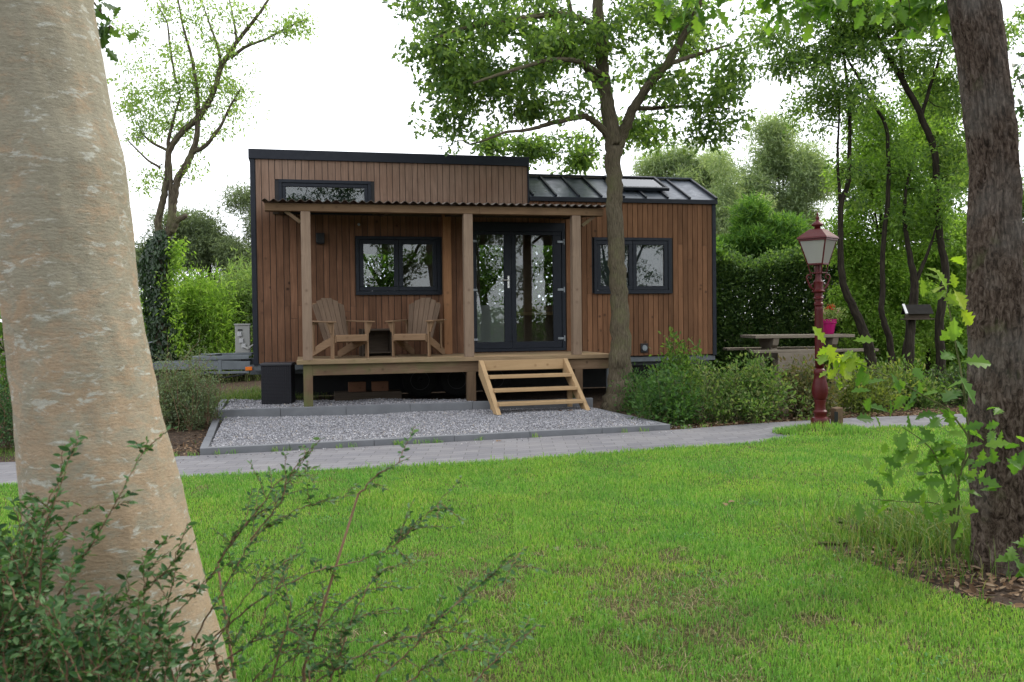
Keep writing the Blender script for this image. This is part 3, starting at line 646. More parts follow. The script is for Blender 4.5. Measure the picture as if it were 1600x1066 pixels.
# chassis, wheels
g = MB(); g.box(UL, UR, DEP + .001, DEP + .02, .02, ZB + .02); g.build('rear_light_block', BLACK, house)  # unseen panel added to block rear light and darken the space underneath
g = MB()
for v in (.25, DEP - .3): g.box(UL - .1, UR, v, v + .07, .58, .745)
for u in (UL + .1, -3, -1.9, .1, 1.2, 2.3, 3.5): g.box(u, u + .06, .3201, DEP - .3001, .62, .74)
g.box(UL - .02, UR + .02, .02, .06, .66, .752)
ch = g.build('chassis', plain('dull_galvanised', (.13, .145, .155), .6, .4, .3), house, .004)
for u in (-1.62, -.95, -.25):
    t = MB(); rr = [(.17, -.09), (.27, -.095), (.305, -.07), (.31, 0), (.305, .07), (.27, .095), (.17, .09)]; t.lathe(rr, 28)
    t.xform(Matrix.Translation((u, .42, .40)) @ Matrix.Rotation(math.pi / 2, 4, 'X')); wo = t.build('wheel', TYRE, house, smooth=True)
    t = MB(); t.lathe([(.17, -.06), (.172, .0945), (.15, .085), (.12, .05), (.06, .06), (.05, .09), (.0, .09)], 24); t.xform(Matrix.Translation((u, .42, .40)) @ Matrix.Rotation(math.pi / 2, 4, 'X')); t.build('rim', plain('darkened_rim', (.06, .062, .065), .6, .3, .3), wo, smooth=True)  # rim colour darkened to stand for the shade under the house
for u in (1.9, 3.3):
    g = MB(); g.tube([(u, .3, .02), (u, .3, .58)], .03, 8); g.box(u - .08, u + .08, .22, .38, .004, .02); g.build('jack', STEEL, house)
# drawbar frame past the gable
g = MB()
for v in (.45, DEP - .5): g.beam((UL - .1, v, .73), (UL - 1.75, .5 * DEP + (v - .5 * DEP) * .12, .73), .06, .14)
g.box(UL - .95, UL - .101, -.02, .04, .86, .92); g.box(UL - .95, UL - .101, .75, .80, .88, .94); g.beam((UL - .98, -.0, .89), (UL - .62, .775, .91), .06, .06)
g.box(UL - .6, UL - .54, -.01, .03, .66, .86); g.box(UL - .95, UL - .101, -.015, .02, .62, .66); g.beam((UL - 1.7, .5 * DEP, .73), (UL - 2.35, .5 * DEP, .70), .09, .09)
g.tube([(UL - 1.9, .5 * DEP - .12, .05), (UL - 1.9, .5 * DEP - .12, 1.12)], .03, 10); g.tube([(UL - 1.9, .5 * DEP - .12, 1.12), (UL - 1.78, .5 * DEP - .14, 1.15)], .012, 8)
db = g.build('drawbar', plain('dull_steel', (.15, .168, .18), .55, .5, .3), house, .004)
g = MB(); g.box(UL - .16, UL - .05, -.045, -.0205, .67, .73); g.build('reflector', ORANGE, db, .004)
rg = np.random.default_rng(3)
g = MB(); P = [(UL - .95, -.03, .78), (UL - .8, -.05, .66), (UL - .5, -.04, .56), (UL - .2, -.03, .6), (UL - .05, .1, .68)]; g.tube(P, .012, 6); g.build('cable', BLACK, db, smooth=True)

# ------------------------------------------------------------------ porch with deck
porch = thing('porch', 'open timber porch with corrugated roof and raised deck before the doors', 'porch', H0, HA)
VF = -1.62; DZ = .885
g = MB(); n = 11
for i in range(n):
    v1 = -.06 - (VF * -1 - .06) * i / n; v0 = -.06 - (-VF - .06) * (i + 1) / n + .006
    g.box(-3.73 + rg.uniform(-.008, .008), 1.32 + rg.uniform(-.01, .01), v0, v1, DZ - .03, DZ)
g.build('deck_boards', DECKW, porch, .003)
g = MB(); g.box(-3.74, 1.35, VF - .12, VF - .001, DZ - .062, DZ + .002); g.build('deck_edge', DECKW, porch, .005)
g = MB(); g.box(-3.504, -.42 , VF - .05, VF + .01, DZ - .235, DZ - .0625); g.box(-.4195, 1.28, VF - .05, VF + .01, DZ - .235, DZ - .0625)
for u in (-3.45, -2.4, -1.3, -.2, .9): g.box(u, u + .06, VF + .0101, -.07, DZ - .2, DZ - .0301)
g.build('deck_joist', OLDW, porch, .004)
for u in (-3.575, -1.05, .72):
    g = MB(); g.box(u - .07, u + .07, VF - .055, VF + .085, 0, DZ - .063 if u < -3 else DZ - .236); g.build('deck_leg', OLDW, porch, .006)
for u in (-3.575, -1.08, .70):
    g = MB(); g.box(u - .072, u + .072, VF - .085, VF + .059, DZ + .0025, 3.14); g.build('post', POST, porch, .006)
g = MB(); g.box(-1.27, -1.13, -.32, -.18, DZ + .001, 3.32); g.build('post', wood('rear_post', (.36, .19, .095), (.26, .125, .06), (.1, .05, .03), .75, .6), porch, .006)
g = MB(); g.box(-4.17, -.9, VF - .09, VF + .06, 3.141, 3.26); g.box(-.899, 1.16, VF - .09, VF + .06, 3.141, 3.26); g.build('porch_beam', wood('beam_timber', (.22, .14, .08), (.14, .086, .048), (.06, .035, .02), .8, .8), porch, .006)
for u in (-3.95, -3.575, -2.3, -1.2, .74, 1.0):
    g = MB(); g.beam((u, VF + .061, 3.205), (u, -.03, 3.33), .07, .12); g.build('rafter', DARKW, porch, .004)
g = MB(); g.box(-4.1, 1.1, -.075, -.0295, 3.28, 3.38); g.build('wall_plate', DARKW, porch, .004)
for u, s in ((.74, 1), (-3.575, -1)):
    g = MB(); g.beam((u + .073 * s, VF - .01, 2.98), (u + .30 * s, VF - .01, 3.15), .05, .06, (0, 1, 0)); g.build('brace', OLDW, porch, .003)
g = MB(); us = np.linspace(-4.2, 1.22, 5 * 128 + 1); nu = len(us); V = []
for v, z in ((VF - .2, 3.285), (-.03, 3.43)):
    for dz in (0, .006):
        for u in us: V.append((u, v, z + dz + .018 * math.cos((u) * 2 * math.pi / .13)))
f_ = []
for i in range(nu - 1):
    a, b, c, d = i, nu + i, 2 * nu + i, 3 * nu + i
    f_ += [(b, b + 1, d + 1, d), (a, c, c + 1, a + 1), (a, a + 1, b + 1, b), (c, d, d + 1, c + 1)]
g.add(V, [np.array(f_)]); g.build('corrugated_roof', CORR, porch, smooth=False)
# steps
steps = thing('wooden_steps', 'new pale timber steps with open treads leading onto the deck', 'steps', tuple(hw(-.235, VF - .06, 0)), R(16.5))
# local: x along, -y away from deck
sw2, run, top = .70, 1.02, .835
for s in (-1, 1):
    g = MB(); x = s * sw2; 
    ft, fz, tt = (0, -run - .09, .075), .06, .14
    prof = [(-run - .12, .078), (-run + .08, .072), (-.075, top - .23), (-.075, top), (-.13, top)]
    v = [(x - .034, y, z) for y, z in prof] + [(x + .034, y, z) for y, z in prof]; n = len(prof)
    g.add(v, [[list(range(n)), list(range(2 * n - 1, n - 1, -1))], [[i, n + i, n + (i + 1) % n, (i + 1) % n] for i in range(n)]],
          [[[(z, y) for y, z in prof], [(z, y) for y, z in prof[::-1]]], [[(prof[i][1], 0), (prof[i][1], .07), (prof[(i + 1) % n][1], .07), (prof[(i + 1) % n][1], 0)] for i in range(n)]])
    g.build('stringer', NEWW, steps, .005)
g = MB(); g.box(-sw2 + .035, sw2 - .035, -.135, -.09, top - .165, top - .005); g.build('top_board', NEWW, steps, .004)
for i, (y, z) in enumerate(((-.36, .61), (-.62, .42), (-.88, .235))):
    g = MB(); g.box(-sw2 + .035, sw2 - .035, y - .15, y + .12, z - .045, z); g.build('tread', NEWW, steps, .004)
for s in (-1, 1):
    g = MB(); x = s * (sw2 - .075); g.box(x - .035, x + .035, -.55, -.48, .06, .374); g.build('support', NEWW, steps, .004)

# ------------------------------------------------------------------ adirondack chairs
def make_chair(label, loc, rz):
    t = thing('adirondack_chair', label, 'chair', loc, rz, 'adirondack chairs on the deck')
    g = MB()
    g.box(-.27, .27, -.425, -.40, .27, .355)
    ys = np.linspace(-.40, .10, 6)
    for a, b in zip(ys[:-1], ys[1:]):
        za, zb = .375 - (a + .4) * .22, .375 - (b + .4) * .22
        g.hexa([(-.27, a + .004, za - .022), (.27, a + .004, za - .022), (.27, b - .004, zb - .022), (-.27, b - .004, zb - .022), (-.27, a + .004, za), (.27, a + .004, za), (.27, b - .004, zb), (-.27, b - .004, zb)])
    g.build('seat', CHAIRW, t, .003)
    g = MB(); n = 6
    for i in range(n):
        s = (i + .5) / n * 2 - 1; hgt = .80 - .11 * s * s - (.02 if i in (0, n - 1) else 0)
        x0, x1 = s * .215, s * .285; w0, w1 = .034, .045
        y0, z0 = .115, .265; dy, dz = math.sin(R(27)), math.cos(R(27))
        y1, z1 = y0 + dy * hgt, z0 + dz * hgt; ty, tz = dz * .02, -dy * .02
        top_l, top_r = (.035 if s < -.3 else 0) * 1, (.035 if s > .3 else 0)
        g.hexa([(x0 - w0, y0, z0), (x0 + w0, y0, z0), (x0 + w0, y0 + ty, z0 + tz), (x0 - w0, y0 + ty, z0 + tz),
                (x1 - w1, y1 - dy * top_l, z1 - dz * top_l), (x1 + w1, y1 - dy * top_r, z1 - dz * top_r), (x1 + w1, y1 + ty - dy * top_r, z1 + tz - dz * top_r), (x1 - w1, y1 + ty - dy * top_l, z1 + tz - dz * top_l)])
    g.build('backrest', CHAIRG, t, .004)
    g = MB(); dy, dz = math.sin(R(27)), math.cos(R(27))
    g.box(-.33, .33, .36, .40, .535, .58); g.beam((-.25, .47, .86), (.25, .47, .86), .02, .06); g.build('back_rail', CHAIRW, t, .003)
    for s in (-1, 1):
        g = MB(); x = s * .335; g.hexa([(x - .07, -.43, .565), (x + .07, -.43, .565), (x + .045, .42, .585), (x - .045, .42, .585), (x - .07, -.43, .587), (x + .07, -.43, .587), (x + .045, .42, .607), (x - .045, .42, .607)])
        g.build('armrest', CHAIRW, t, .008)
        g = MB(); x = s * .30; g.box(x - .0125, x + .0125, -.38, -.29, 0, .565); g.build('front_leg', CHAIRW, t, .003)
        g = MB(); x0 = x + s * .014; g.hexa([(x0, -.36, .40), (x0 + s * .022, -.36, .40), (x0 + s * .022, -.31, .40), (x0, -.31, .40), (x0, -.37, .565), (x0 + s * .075, -.37, .565), (x0 + s * .075, -.3, .565), (x0, -.3, .565)]); g.build('arm_bracket', CHAIRW, t, .002)
        g = MB(); x = s * .272; P = [(-.40, .25), (-.40, .352), (-.05, .275), (.12, .245), (.62, .09), (.64, .0), (.5, .0), (.05, .13)]; n = len(P)
        v = [(x - .0125, y, z) for y, z in P] + [(x + .0125, y, z) for y, z in P]
        g.add(v, [[list(range(n)), list(range(2 * n - 1, n - 1, -1))], [[i, n + i, n + (i + 1) % n, (i + 1) % n] for i in range(n)]],
              [[P, P[::-1]], [[(P[i][0], 0), (P[i][0], .02), (P[(i + 1) % n][0], .02), (P[(i + 1) % n][0], 0)] for i in range(n)]])
        g.build('rear_leg', CHAIRW, t, .003)
        g = MB(); x = s * .30; g.box(x - .0125, x + .0125, .33, .37, .12, .585); g.build('arm_post', CHAIRW, t, .003)
    return t
zd = DZ + .001
c1 = make_chair('wooden adirondack chair beside the end post, its seat turned toward the dark table', tuple(hw(-3.06, -.98, zd)), HA + R(24))
c2 = copy_tree(c1); c2.location = tuple(hw(-1.80, -.86, zd)); c2.rotation_euler = (0, 0, HA - R(25)); c2['label'] = 'wooden adirondack chair with darker backrest standing under the window near the doors'
t = thing('side_table', 'dark open fronted box table between the two adirondack chairs', 'side table', tuple(hw(-2.45, -.42, zd)), HA + R(4))
g = MB(); g.box(-.26, .26, -.2, .2, .425, .455); g.build('table_top', DARKW, t, .004)
for s in (-1, 1): g = MB(); g.box(s * .245 - .014, s * .245 + .014, -.19, .19, 0, .4245); g.build('side_panel', DARKW, t, .003)
g = MB(); g.box(-.23, .23, .16, .18, .001, .4245); g.box(-.23, .23, -.17, .159, .05, .068); g.build('back_panel', DARKW, t)

# storage box
bx = ground(407, 633, .17); bx2 = ground(457, 632, .17); ang = math.atan2(bx2[1] - bx[1] + .02, bx2[0] - bx[0]); wdt = np.linalg.norm(bx2 - bx)
t = thing('storage_box', 'dark woven plastic storage box with flat lid beside the deck', 'storage box', tuple(bx), R(6))
g = MB(); g.box(.012, wdt - .012, .012, .45, .004, .61)
k = NT('rattan'); o = k.coord('Object', (1, 1, 1)); wv = k.n('TexWave'); wv.wave_type = 'BANDS'; wv.bands_direction = 'Z'; wv.inputs['Scale'].default_value = 14; wv.inputs['Distortion'].default_value = .4; k.l(o, wv.inputs['Vector'])
wx = k.n('TexWave'); wx.bands_direction = 'X'; wx.inputs['Scale'].default_value = 9; k.l(o, wx.inputs['Vector']); mm = k.n('Math', operation='MULTIPLY'); k.l(wv.outputs[1], mm.inputs[0]); k.l(wx.outputs[1], mm.inputs[1])
k.base(k.ramp(wv.outputs[1], [(0, (.012, .012, .015)), (1, (.026, .026, .031))])).rough(.55); k.bump(mm.outputs[0], .7, .008); RATTAN = k.m
g.build('body', RATTAN, t, .012); g = MB(); g.box(0, wdt, 0, .46, .6105, .655); g.build('lid', plain('box_lid', (.032, .032, .038), .4), t, .012)

# electrical box on its post by the gable end
t = thing('utility_box', 'small grey electrical cabinet with sockets on a post behind the trailer drawbar', 'electrical box', tuple(hw(-4.72, 1.5, -.1)), HA)
g = MB(); g.box(-.13, .13, -.08, .08, 1.02, 1.52); ub = g.build('cabinet', UTIL, t, .008)
g = MB(); g.box(-.145, .145, -.095, .095, 1.521, 1.55); g.build('cap', UTIL, t, .006); g = MB(); g.box(-.04, .04, .0, .06, .8, 1.019); g.box(-.16, .3, -.1, .1, .985, 1.0195); g.build('post', BLACK, t)
g = MB(); g.box(-.08, .0, -.088, -.0805, 1.42, 1.45); g.build('label_plate', BLACK, ub)
for x, z in ((-.05, 1.36), (-.02, 1.24), (0.02, 1.15)): g = MB(); g.box(x - .035, x + .035, -.11, -.0805, z - .04, z + .04); g.build('socket', plain('socket_grey', (.5, .5, .5), .5), ub, .006)
for q_ in range(2):
    g = MB(); P = np.array([(.03, -.11, 1.13), (.10, -.15, 1.10 - .02 * q_), (.2, -.12, 1.18), (.26, -.06, 1.34 - .06 * q_), (.22 + .02, -.02, 1.3)]); tt = np.linspace(0, 4, 17); P = np.stack([np.interp(tt, range(5), P[:, i]) for i in range(3)], 1)
    g.tube(P, .012, 6); g.build('cable', UTIL, t, smooth=True)

# wooden blocks and stones lying in the dark under the deck
t = None
for (u, v, a, lab) in ((-2.78, -.5, 4, 'reddish timber block lying under the deck, farther from the wheels'), (-2.40, -.5, -3, 'reddish timber block lying under the deck, nearer to the wheels')):
    g = MB(); g.box(-.14, .14, -.07, .07, 0, .16); o_ = g.build('timber_block', wood('block_wood', (.26, .13, .075), (.17, .08, .05)), None, .008); o_.location = tuple(hw(u, v, .42 - .42 + .3)); o_.rotation_euler = (0, 0, HA + R(a))
    tag(o_, lab, 'timber block', 'timber blocks under the deck')
g = MB(); g.box(-.45, .65, -.2, .2, 0, .299); o_ = g.build('pallet', DARKW, None, .01); o_.location = tuple(hw(-2.7, -.45, .0)); o_.rotation_euler = (0, 0, HA); tag(o_, 'dark low timber stack carrying two reddish blocks under the deck', 'timber stack')

# ------------------------------------------------------------------ street lamp
LB = ground(1282, 676); LX, LY = LB[0], LB[1]
lamp = thing('street_lamp', 'ornate dark red cast iron lamp post with glass lantern on the lawn edge', 'street lamp', (LX, LY, 0), 0)
lamp.rotation_euler = (R(.1), R(-.7), R(8))
g = MB(); g.lathe([(.135, 0), (.135, .09), (.125, .11), (.115, .115), (.115, .16), (.10, .19), (.075, .20), (.075, .23), (.085, .245), (.085, .27), (.068, .29), (.062, .36), (.074, .40), (.074, .42)], 32)
g.build('base', RED, lamp, smooth=True).modifiers.new('e', 'EDGE_SPLIT').split_angle = R(35)
fl = np.zeros(12); prof = [(.072, .42), (.078, .44), (.09, .50), (.088, .58), (.074, .66), (.062, .72), (.07, .74), (.075, .76), (.068, .79), (.055, .81)]
g = MB(); g.lathe(prof, 32, flute=np.array([0, .05, .09, .09, .07, .03, 0, 0, 0, 0]))
g.build('column_foot', RED, lamp, smooth=True)
g = MB(); g.lathe([(.052, .805), (.050, 1.0), (.046, 1.55), (.045, 1.60)], 32, flute=np.array([.0, .10, .10, .0])); g.build('shaft', RED, lamp, smooth=True)
g = MB(); g.lathe([(.045, 1.60), (.058, 1.605), (.058, 1.63), (.047, 1.64), (.047, 1.675), (.062, 1.685), (.062, 1.70), (.050, 1.71), (.050, 1.755), (.078, 1.77), (.082, 1.785), (.06, 1.80), (.056, 1.86), (.062, 1.90), (.04, 1.93), (.036, 2.0), (.034, 2.13)], 32)
o_ = g.build('collar', RED, lamp, smooth=True); o_.modifiers.new('e', 'EDGE_SPLIT').split_angle = R(35)
for s in (-1, 1):
    g = MB(); th = np.linspace(0, 1, 22); P = []
    for q_ in th:
        if q_ < .5: a = q_ * 2; P.append((s * (.03 + .12 * a), 0, 1.80 + .13 * a ** 1.6 - .02 * math.sin(a * math.pi)))
        else: a = (q_ - .5) * 2; an = -.2 + a * 4.9; r_ = .042 * (1 - .62 * a); P.append((s * (.115 + r_ * math.cos(an)), 0, 1.955 + r_ * math.sin(an)))
    g.tube(P, np.linspace(.015, .008, 22), 8); P2 = [(s * (.05 + .05 * math.cos(a)), 0, 1.84 + .04 * math.sin(a)) for a in np.linspace(-1.2, 3.2, 12)]; g.tube(P2, np.linspace(.010, .006, 12), 6)
    g.tube([(s * .07, 0, 1.80), (s * .115, 0, 1.835), (s * .135, 0, 1.875)], [.012, .010, .004], 6)
    g.build('scroll', RED, lamp, smooth=True)
# lantern: a four sided tapering glass case, corner towards the path
LZ0, LZ1, b0, b1 = 2.12, 2.42, .092, .168
lan = MB(); rotc = Matrix.Rotation(R(40), 4, 'Z')
cor = lambda r_, z: [(r_ * sx, r_ * sy, z) for sx, sy in ((1, 1), (-1, 1), (-1, -1), (1, -1))]
lo, hi, cr = cor(b0, LZ0), cor(b1, LZ1), cor(b0 * .78, 2.01)
for i in range(4):
    lan.beam(lo[i], hi[i], .016, .016, (0, 1, .2)); lan.beam(lo[i], lo[(i + 1) % 4], .02, .02); lan.beam(hi[i], hi[(i + 1) % 4], .024, .024); lan.beam(cr[i], lo[i], .012, .012, (0, 1, .2)); lan.beam(cr[i], cr[(i + 1) % 4], .012, .012)
    lan.beam((0, 0, 2.0), cr[i], .012, .012)
lan.xform(rotc); lo_ = lan.build('lantern', RED, lamp, .002)
k = NT('frosted_glass'); tp = k.n('BsdfTransparent'); tp.inputs[0].default_value = (.95, .95, .9, 1); df = k.n('BsdfTranslucent'); df.inputs[0].default_value = (.85, .85, .8, 1); dd = k.n('BsdfDiffuse'); dd.inputs[0].default_value = (.7, .7, .65, 1)
m1 = k.n('MixShader'); m1.inputs[0].default_value = .45; k.l(df.outputs[0], m1.inputs[1]); k.l(dd.outputs[0], m1.inputs[2]); m2 = k.n('MixShader'); m2.inputs[0].default_value = .62; k.l(tp.outputs[0], m2.inputs[1]); k.l(m1.outputs[0], m2.inputs[2])
gl = k.n('BsdfGlossy'); gl.inputs['Roughness'].default_value = .05; fr = k.n('Fresnel'); fr.inputs[0].default_value = 1.5; m3 = k.n('MixShader'); k.l(fr.outputs[0], m3.inputs[0]); k.l(m2.outputs[0], m3.inputs[1]); k.l(gl.outputs[0], m3.inputs[2]); k.l(m3.outputs[0], k.out.inputs[0]); FROST = k.m
for i in range(4):
    a, b, c_, d = [np.array(p) for p in (lo[i], lo[(i + 1) % 4], hi[(i + 1) % 4], hi[i])]; nn = np.cross(b - a, d - a); nn /= np.linalg.norm(nn) * 250
    g = MB(); g.hexa([a, b, c_, d, a + nn, b + nn, c_ + nn, d + nn]); g.xform(rotc); g.build('pane', FROST, lo_)
g = MB(); e0, e1, e2 = cor(b1 + .028, LZ1 + .013), cor(b1 + .02, LZ1 + .035), cor(.085, LZ1 + .13); 
v = e0 + e1 + e2 + cor(.06, LZ1 + .14); fq = [[0, 3, 2, 1], [12, 13, 14, 15]] + [[4 * r_ + i, 4 * r_ + (i + 1) % 4, 4 * r_ + 4 + (i + 1) % 4, 4 * r_ + 4 + i] for r_ in range(3) for i in range(4)]
g.add(v, [fq]); g.xform(rotc); g.build('lantern_roof', RED, lamp, .004)
g = MB(); z = LZ1 + .141; g.lathe([(.04, z), (.035, z + .025), (.075, z + .04), (.07, z + .06), (.04, z + .085), (.02, z + .10), (.018, z + .12), (.028, z + .135), (.018, z + .15), (.008, z + .165), (.014, z + .18), (.003, z + .215)], 20); g.build('finial', RED, lamp, smooth=True)
g = MB(); g.lathe([(.022, 2.11), (.022, 2.2), (.03, 2.22), (.042, 2.27), (.036, 2.31), (.02, 2.33), (.006, 2.335)], 16); g.build('bulb', WHITEI, lo_, smooth=True); g = MB(); g.tube([(0, 0, 2.33), (0, 0, 2.55)], .008, 6); g.build('bulb_rod', WHITEI, lo_)

sp = ground(1307, 690); sp = np.array([LX + .225, LY + .05, 0])
t = thing('ground_stake', 'short mossy square timber stake beside the red lamp post', 'stake', tuple(sp), R(20))
g = MB(); g.hexa([(-.055, -.055, 0), (.055, -.055, 0), (.055, .055, 0), (-.055, .055, 0), (-.055, -.055, .30), (.055, -.055, .31), (.055, .055, .315), (-.055, .055, .305)]); g.build('stake', OLDW, t, .008)
g = MB(); g.hexa([(-.09, -.062, .05), (-.056, -.09, .05), (-.05, -.08, .05), (-.085, -.056, .05), (-.09, -.062, .27), (-.056, -.09, .26), (-.05, -.08, .26), (-.085, -.056, .27)]); g.build('plate', BLACK, t)

# ------------------------------------------------------------------ picnic table, flower pot
PT = at(1246, 560, 18.2); PT[2] = 0
t = thing('picnic_table', 'weathered grey picnic table with attached benches before the tall hedge', 'picnic table', tuple(PT), R(5))
TH = at(1230, 523, 18.2)[2]; BH = at(1230, 546, 17.6)[2]
g = MB()
for y in np.linspace(-.36, .36, 5): g.box(-1.04, 1.0, y - .085, y + .085, TH - .06, TH)
g.build('table_top', GREYW, t, .006)
for y in (-.78, .78): g = MB(); g.box(-1.25, 1.25, y - .14, y + .14, BH - .05, BH); g.build('bench_seat', GREYW, t, .006)
for x in (-.6, .62):
    g = MB(); P = [(-.42, TH - .061), (.42, TH - .061), (.36, TH - .2), (.2, TH - .28), (-.2, TH - .28), (-.36, TH - .2)]; n = len(P); v = [(x - .06, a, b) for a, b in P] + [(x + .3 * 0 + .06, a, b) for a, b in P]
    g.add(v, [[list(range(n)), list(range(2 * n - 1, n - 1, -1))], [[i, n + i, n + (i + 1) % n, (i + 1) % n] for i in range(n)]])
    for s in (-1, 1): g.beam((x, s * .12, TH - .28), (x, s * .3, BH - .052), .11, .12, (1, 0, 0))
    g.box(x - .05, x + .05, -.85, .85, BH - .22, BH - .0505); g.box(x - .055, x + .055, -.5, -.34, 0, BH - .221); g.box(x - .055, x + .055, .34, .5, 0, BH - .221); g.build('trestle', GREYW, t, .006)
g = MB(); g.box(-.78, -.05, -.955, -.925, BH - .42, BH - .051); g.build('bench_panel', GREYW, t, .006)
pp = at(1295, 520, 18.2); pp[2] = TH + .001
t = thing('flower_pot', 'magenta flower pot of red and pale blooms standing on the picnic table', 'flower pot', tuple(pp), 0)
s_ = 1.0; g = MB(); g.lathe([(.09, 0), (.10, .01), (.135, .215), (.158, .22), (.162, .305), (.15, .306), (.14, .25), (.0, .25)], 28); o_ = g.build('pot', MAGENTA, t, smooth=True); o_.modifiers.new('e', 'EDGE_SPLIT').split_angle = R(40)
rng = np.random.default_rng(31); n = 700; pos = rng.normal(size=(n, 3)) * np.array([.14, .11, .075]) + np.array([.03, 0, .41]); pos[:, 2] = np.maximum(pos[:, 2], .29)
g = MB(); rnd_leaves(g, rng, pos, .055, T_SIMPLE, .4); g.build('leaves', leafmat('pot_leaf', [(.12, .22, .06), (.25, .34, .12), (.42, .44, .25)], .4), t)
g = MB()
for cx, cy, cz in ((-.02, -.04, .51), (.02, .0, .50), (.055, -.02, .535), (.075, .03, .52), (-.06, .02, .48), (.03, -.08, .47)):
    n = 26; pos = rng.normal(size=(n, 3)) * .02 + np.array([cx, cy - .04, cz + .05]); rnd_leaves(g, rng, pos, .028, T_SIMPLE, .5)
g.build('red_blooms', leafmat('red_petal', [(.5, .02, .015), (.75, .04, .03)], .3, (1.2, .8, .8)), t)
g = MB()
for cx, cy, cz in ((-.10, -.05, .41), (-.13, .02, .43), (.17, -.02, .46), (.2, .02, .44), (.12, -.06, .42)):
    n = 18; pos = rng.normal(size=(n, 3)) * .024 + np.array([cx, cy - .06, cz + .03]); rnd_leaves(g, rng, pos, .03, T_SIMPLE, .5)
g.build('pale_blooms', leafmat('pale_petal', [(.7, .45, .38), (.8, .65, .5)], .3, (1.2, 1, .9)), t)

# bird feeder among the trees
BARK_DK = barkmat('dark_bark', (.026, .021, .015), (.010, .008, .006), (.05, .041, .03), 3, 24, .6)
bp = at(1433, 540, 15.2); bp[2] = 0; zf = at(1433, 498, 15.2)[2]
t = thing('bird_feeder', 'dark roofed bird feeder on a short trunk among the trees', 'bird feeder', tuple(bp), R(-8))
g = MB(); g.tube([(-.1, 0, 0), (-.105, 0, zf * .5), (-.09, 0, zf - .02)], [.075, .06, .055], 10); g.build('stand', BARK_DK, t, smooth=True)
g = MB(); g.box(-.23, .23, -.16, .16, zf - .02, zf + .005); g.build('tray', DARKW, t, .004)
for s in (-1, 1): g = MB(); g.hexa([(-.21, s * .2, zf + .08), (.21, s * .2, zf + .08), (.21, s * .2 - s * .02, zf + .075), (-.21, s * .2 - s * .02, zf + .075), (-.21, .0, zf + .24), (.21, .0, zf + .24), (.21, -s * .004, zf + .225), (-.21, -s * .004, zf + .225)]); g.build('roof_panel', plain('tarred_board', (.014, .013, .012), .92), t)
g = MB(); g.beam((-.222, -.205, zf + .085), (-.222, 0, zf + .245), .02, .04, (1, 0, 0)); g.build('barge_board', plain('white_board', (.55, .55, .55), .6), t)
g = MB(); g.box(-.17, .17, -.1, .1, zf + .0055, zf + .12); g.build('house_body', DARKW, t)

# wooden plank end seen past the thick trunk
pl = ground(-60, 690); g = MB(); g.box(-.55, .42, -.1, .1, .16, .22); g.box(-.5, -.4, -.09, .09, 0, .1595); g.box(.2, .3, -.09, .09, 0, .1595)
o_ = g.build('low_bench', GREYW, None, .006); o_.location = tuple(ground(-22, 700)); o_.rotation_euler = (0, 0, R(-4)); tag(o_, 'low weathered plank bench half hidden behind the thick leaning trunk', 'bench')

# ------------------------------------------------------------------ vegetation materials
BARK_OAK = barkmat('oak_bark', (.10, .082, .055), (.03, .025, .017), (.18, .155, .105), 6, 62, 1., (.11, .115, .05))
BARK_WI = barkmat('willow_bark', (.08, .064, .045), (.026, .021, .015), (.16, .135, .095), 3, 22, .6, (.13, .14, .06))
TWIG = barkmat('twig_bark', (.07, .05, .035), (.035, .026, .02), (.11, .085, .06), 3, 20, .3)
STEMC = barkmat('cotoneaster_stem', (.17, .105, .065), (.09, .055, .035), (.26, .17, .11), 3, 12, .2)
STEMG = barkmat('green_stem', (.10, .11, .045), (.06, .06, .03), (.15, .15, .07), 3, 12, .2)
LF_OAK = leafmat('oak_leaf', [(.055, .105, .042), (.09, .16, .05), (.135, .215, .06), (.20, .29, .078)], .57)
LF_WIL = leafmat('willow_leaf', [(.12, .20, .05), (.20, .30, .085), (.29, .39, .14)], .55)
LF_PALE = leafmat('pale_leaf', [(.16, .22, .12), (.23, .30, .17), (.32, .38, .24)], .5)
LF_DARK = leafmat('dark_leaf', [(.025, .055, .018), (.045, .085, .026), (.075, .13, .038)], .4)
LF_MID = leafmat('mid_leaf', [(.055, .115, .025), (.10, .185, .04), (.17, .28, .06)], .5)
LF_BRI = leafmat('bright_leaf', [(.10, .19, .03), (.17, .29, .05), (.27, .39, .10)], .55)
LF_COT = leafmat('cotoneaster_leaf', [(.022, .06, .022), (.04, .10, .035), (.07, .145, .05), (.13, .21, .10)], .3, None, .5, .2)
LF_GREY = leafmat('greygreen_leaf', [(.075, .105, .055), (.13, .17, .09), (.20, .25, .15)], .4)
LF_SPI = leafmat('spiraea_leaf', [(.045, .095, .025), (.08, .15, .035), (.13, .21, .055), (.19, .21, .09)], .42)
LF_CON = leafmat('conifer_leaf', [(.045, .11, .025), (.085, .18, .035), (.15, .26, .05)], .4)
LF_IVY = leafmat('ivy_leaf', [(.010, .028, .010), (.02, .05, .016), (.035, .075, .022)], .2, None, .3, .6)
LF_OAKY = leafmat('young_oak_leaf', [(.055, .13, .022), (.09, .19, .03), (.15, .26, .04)], .5)
LF_OAKYY = leafmat('yellow_green_oak_leaf', [(.13, .23, .025), (.2, .3, .03), (.3, .36, .045)], .5)  # lighter, yellower green than the young oak leaf

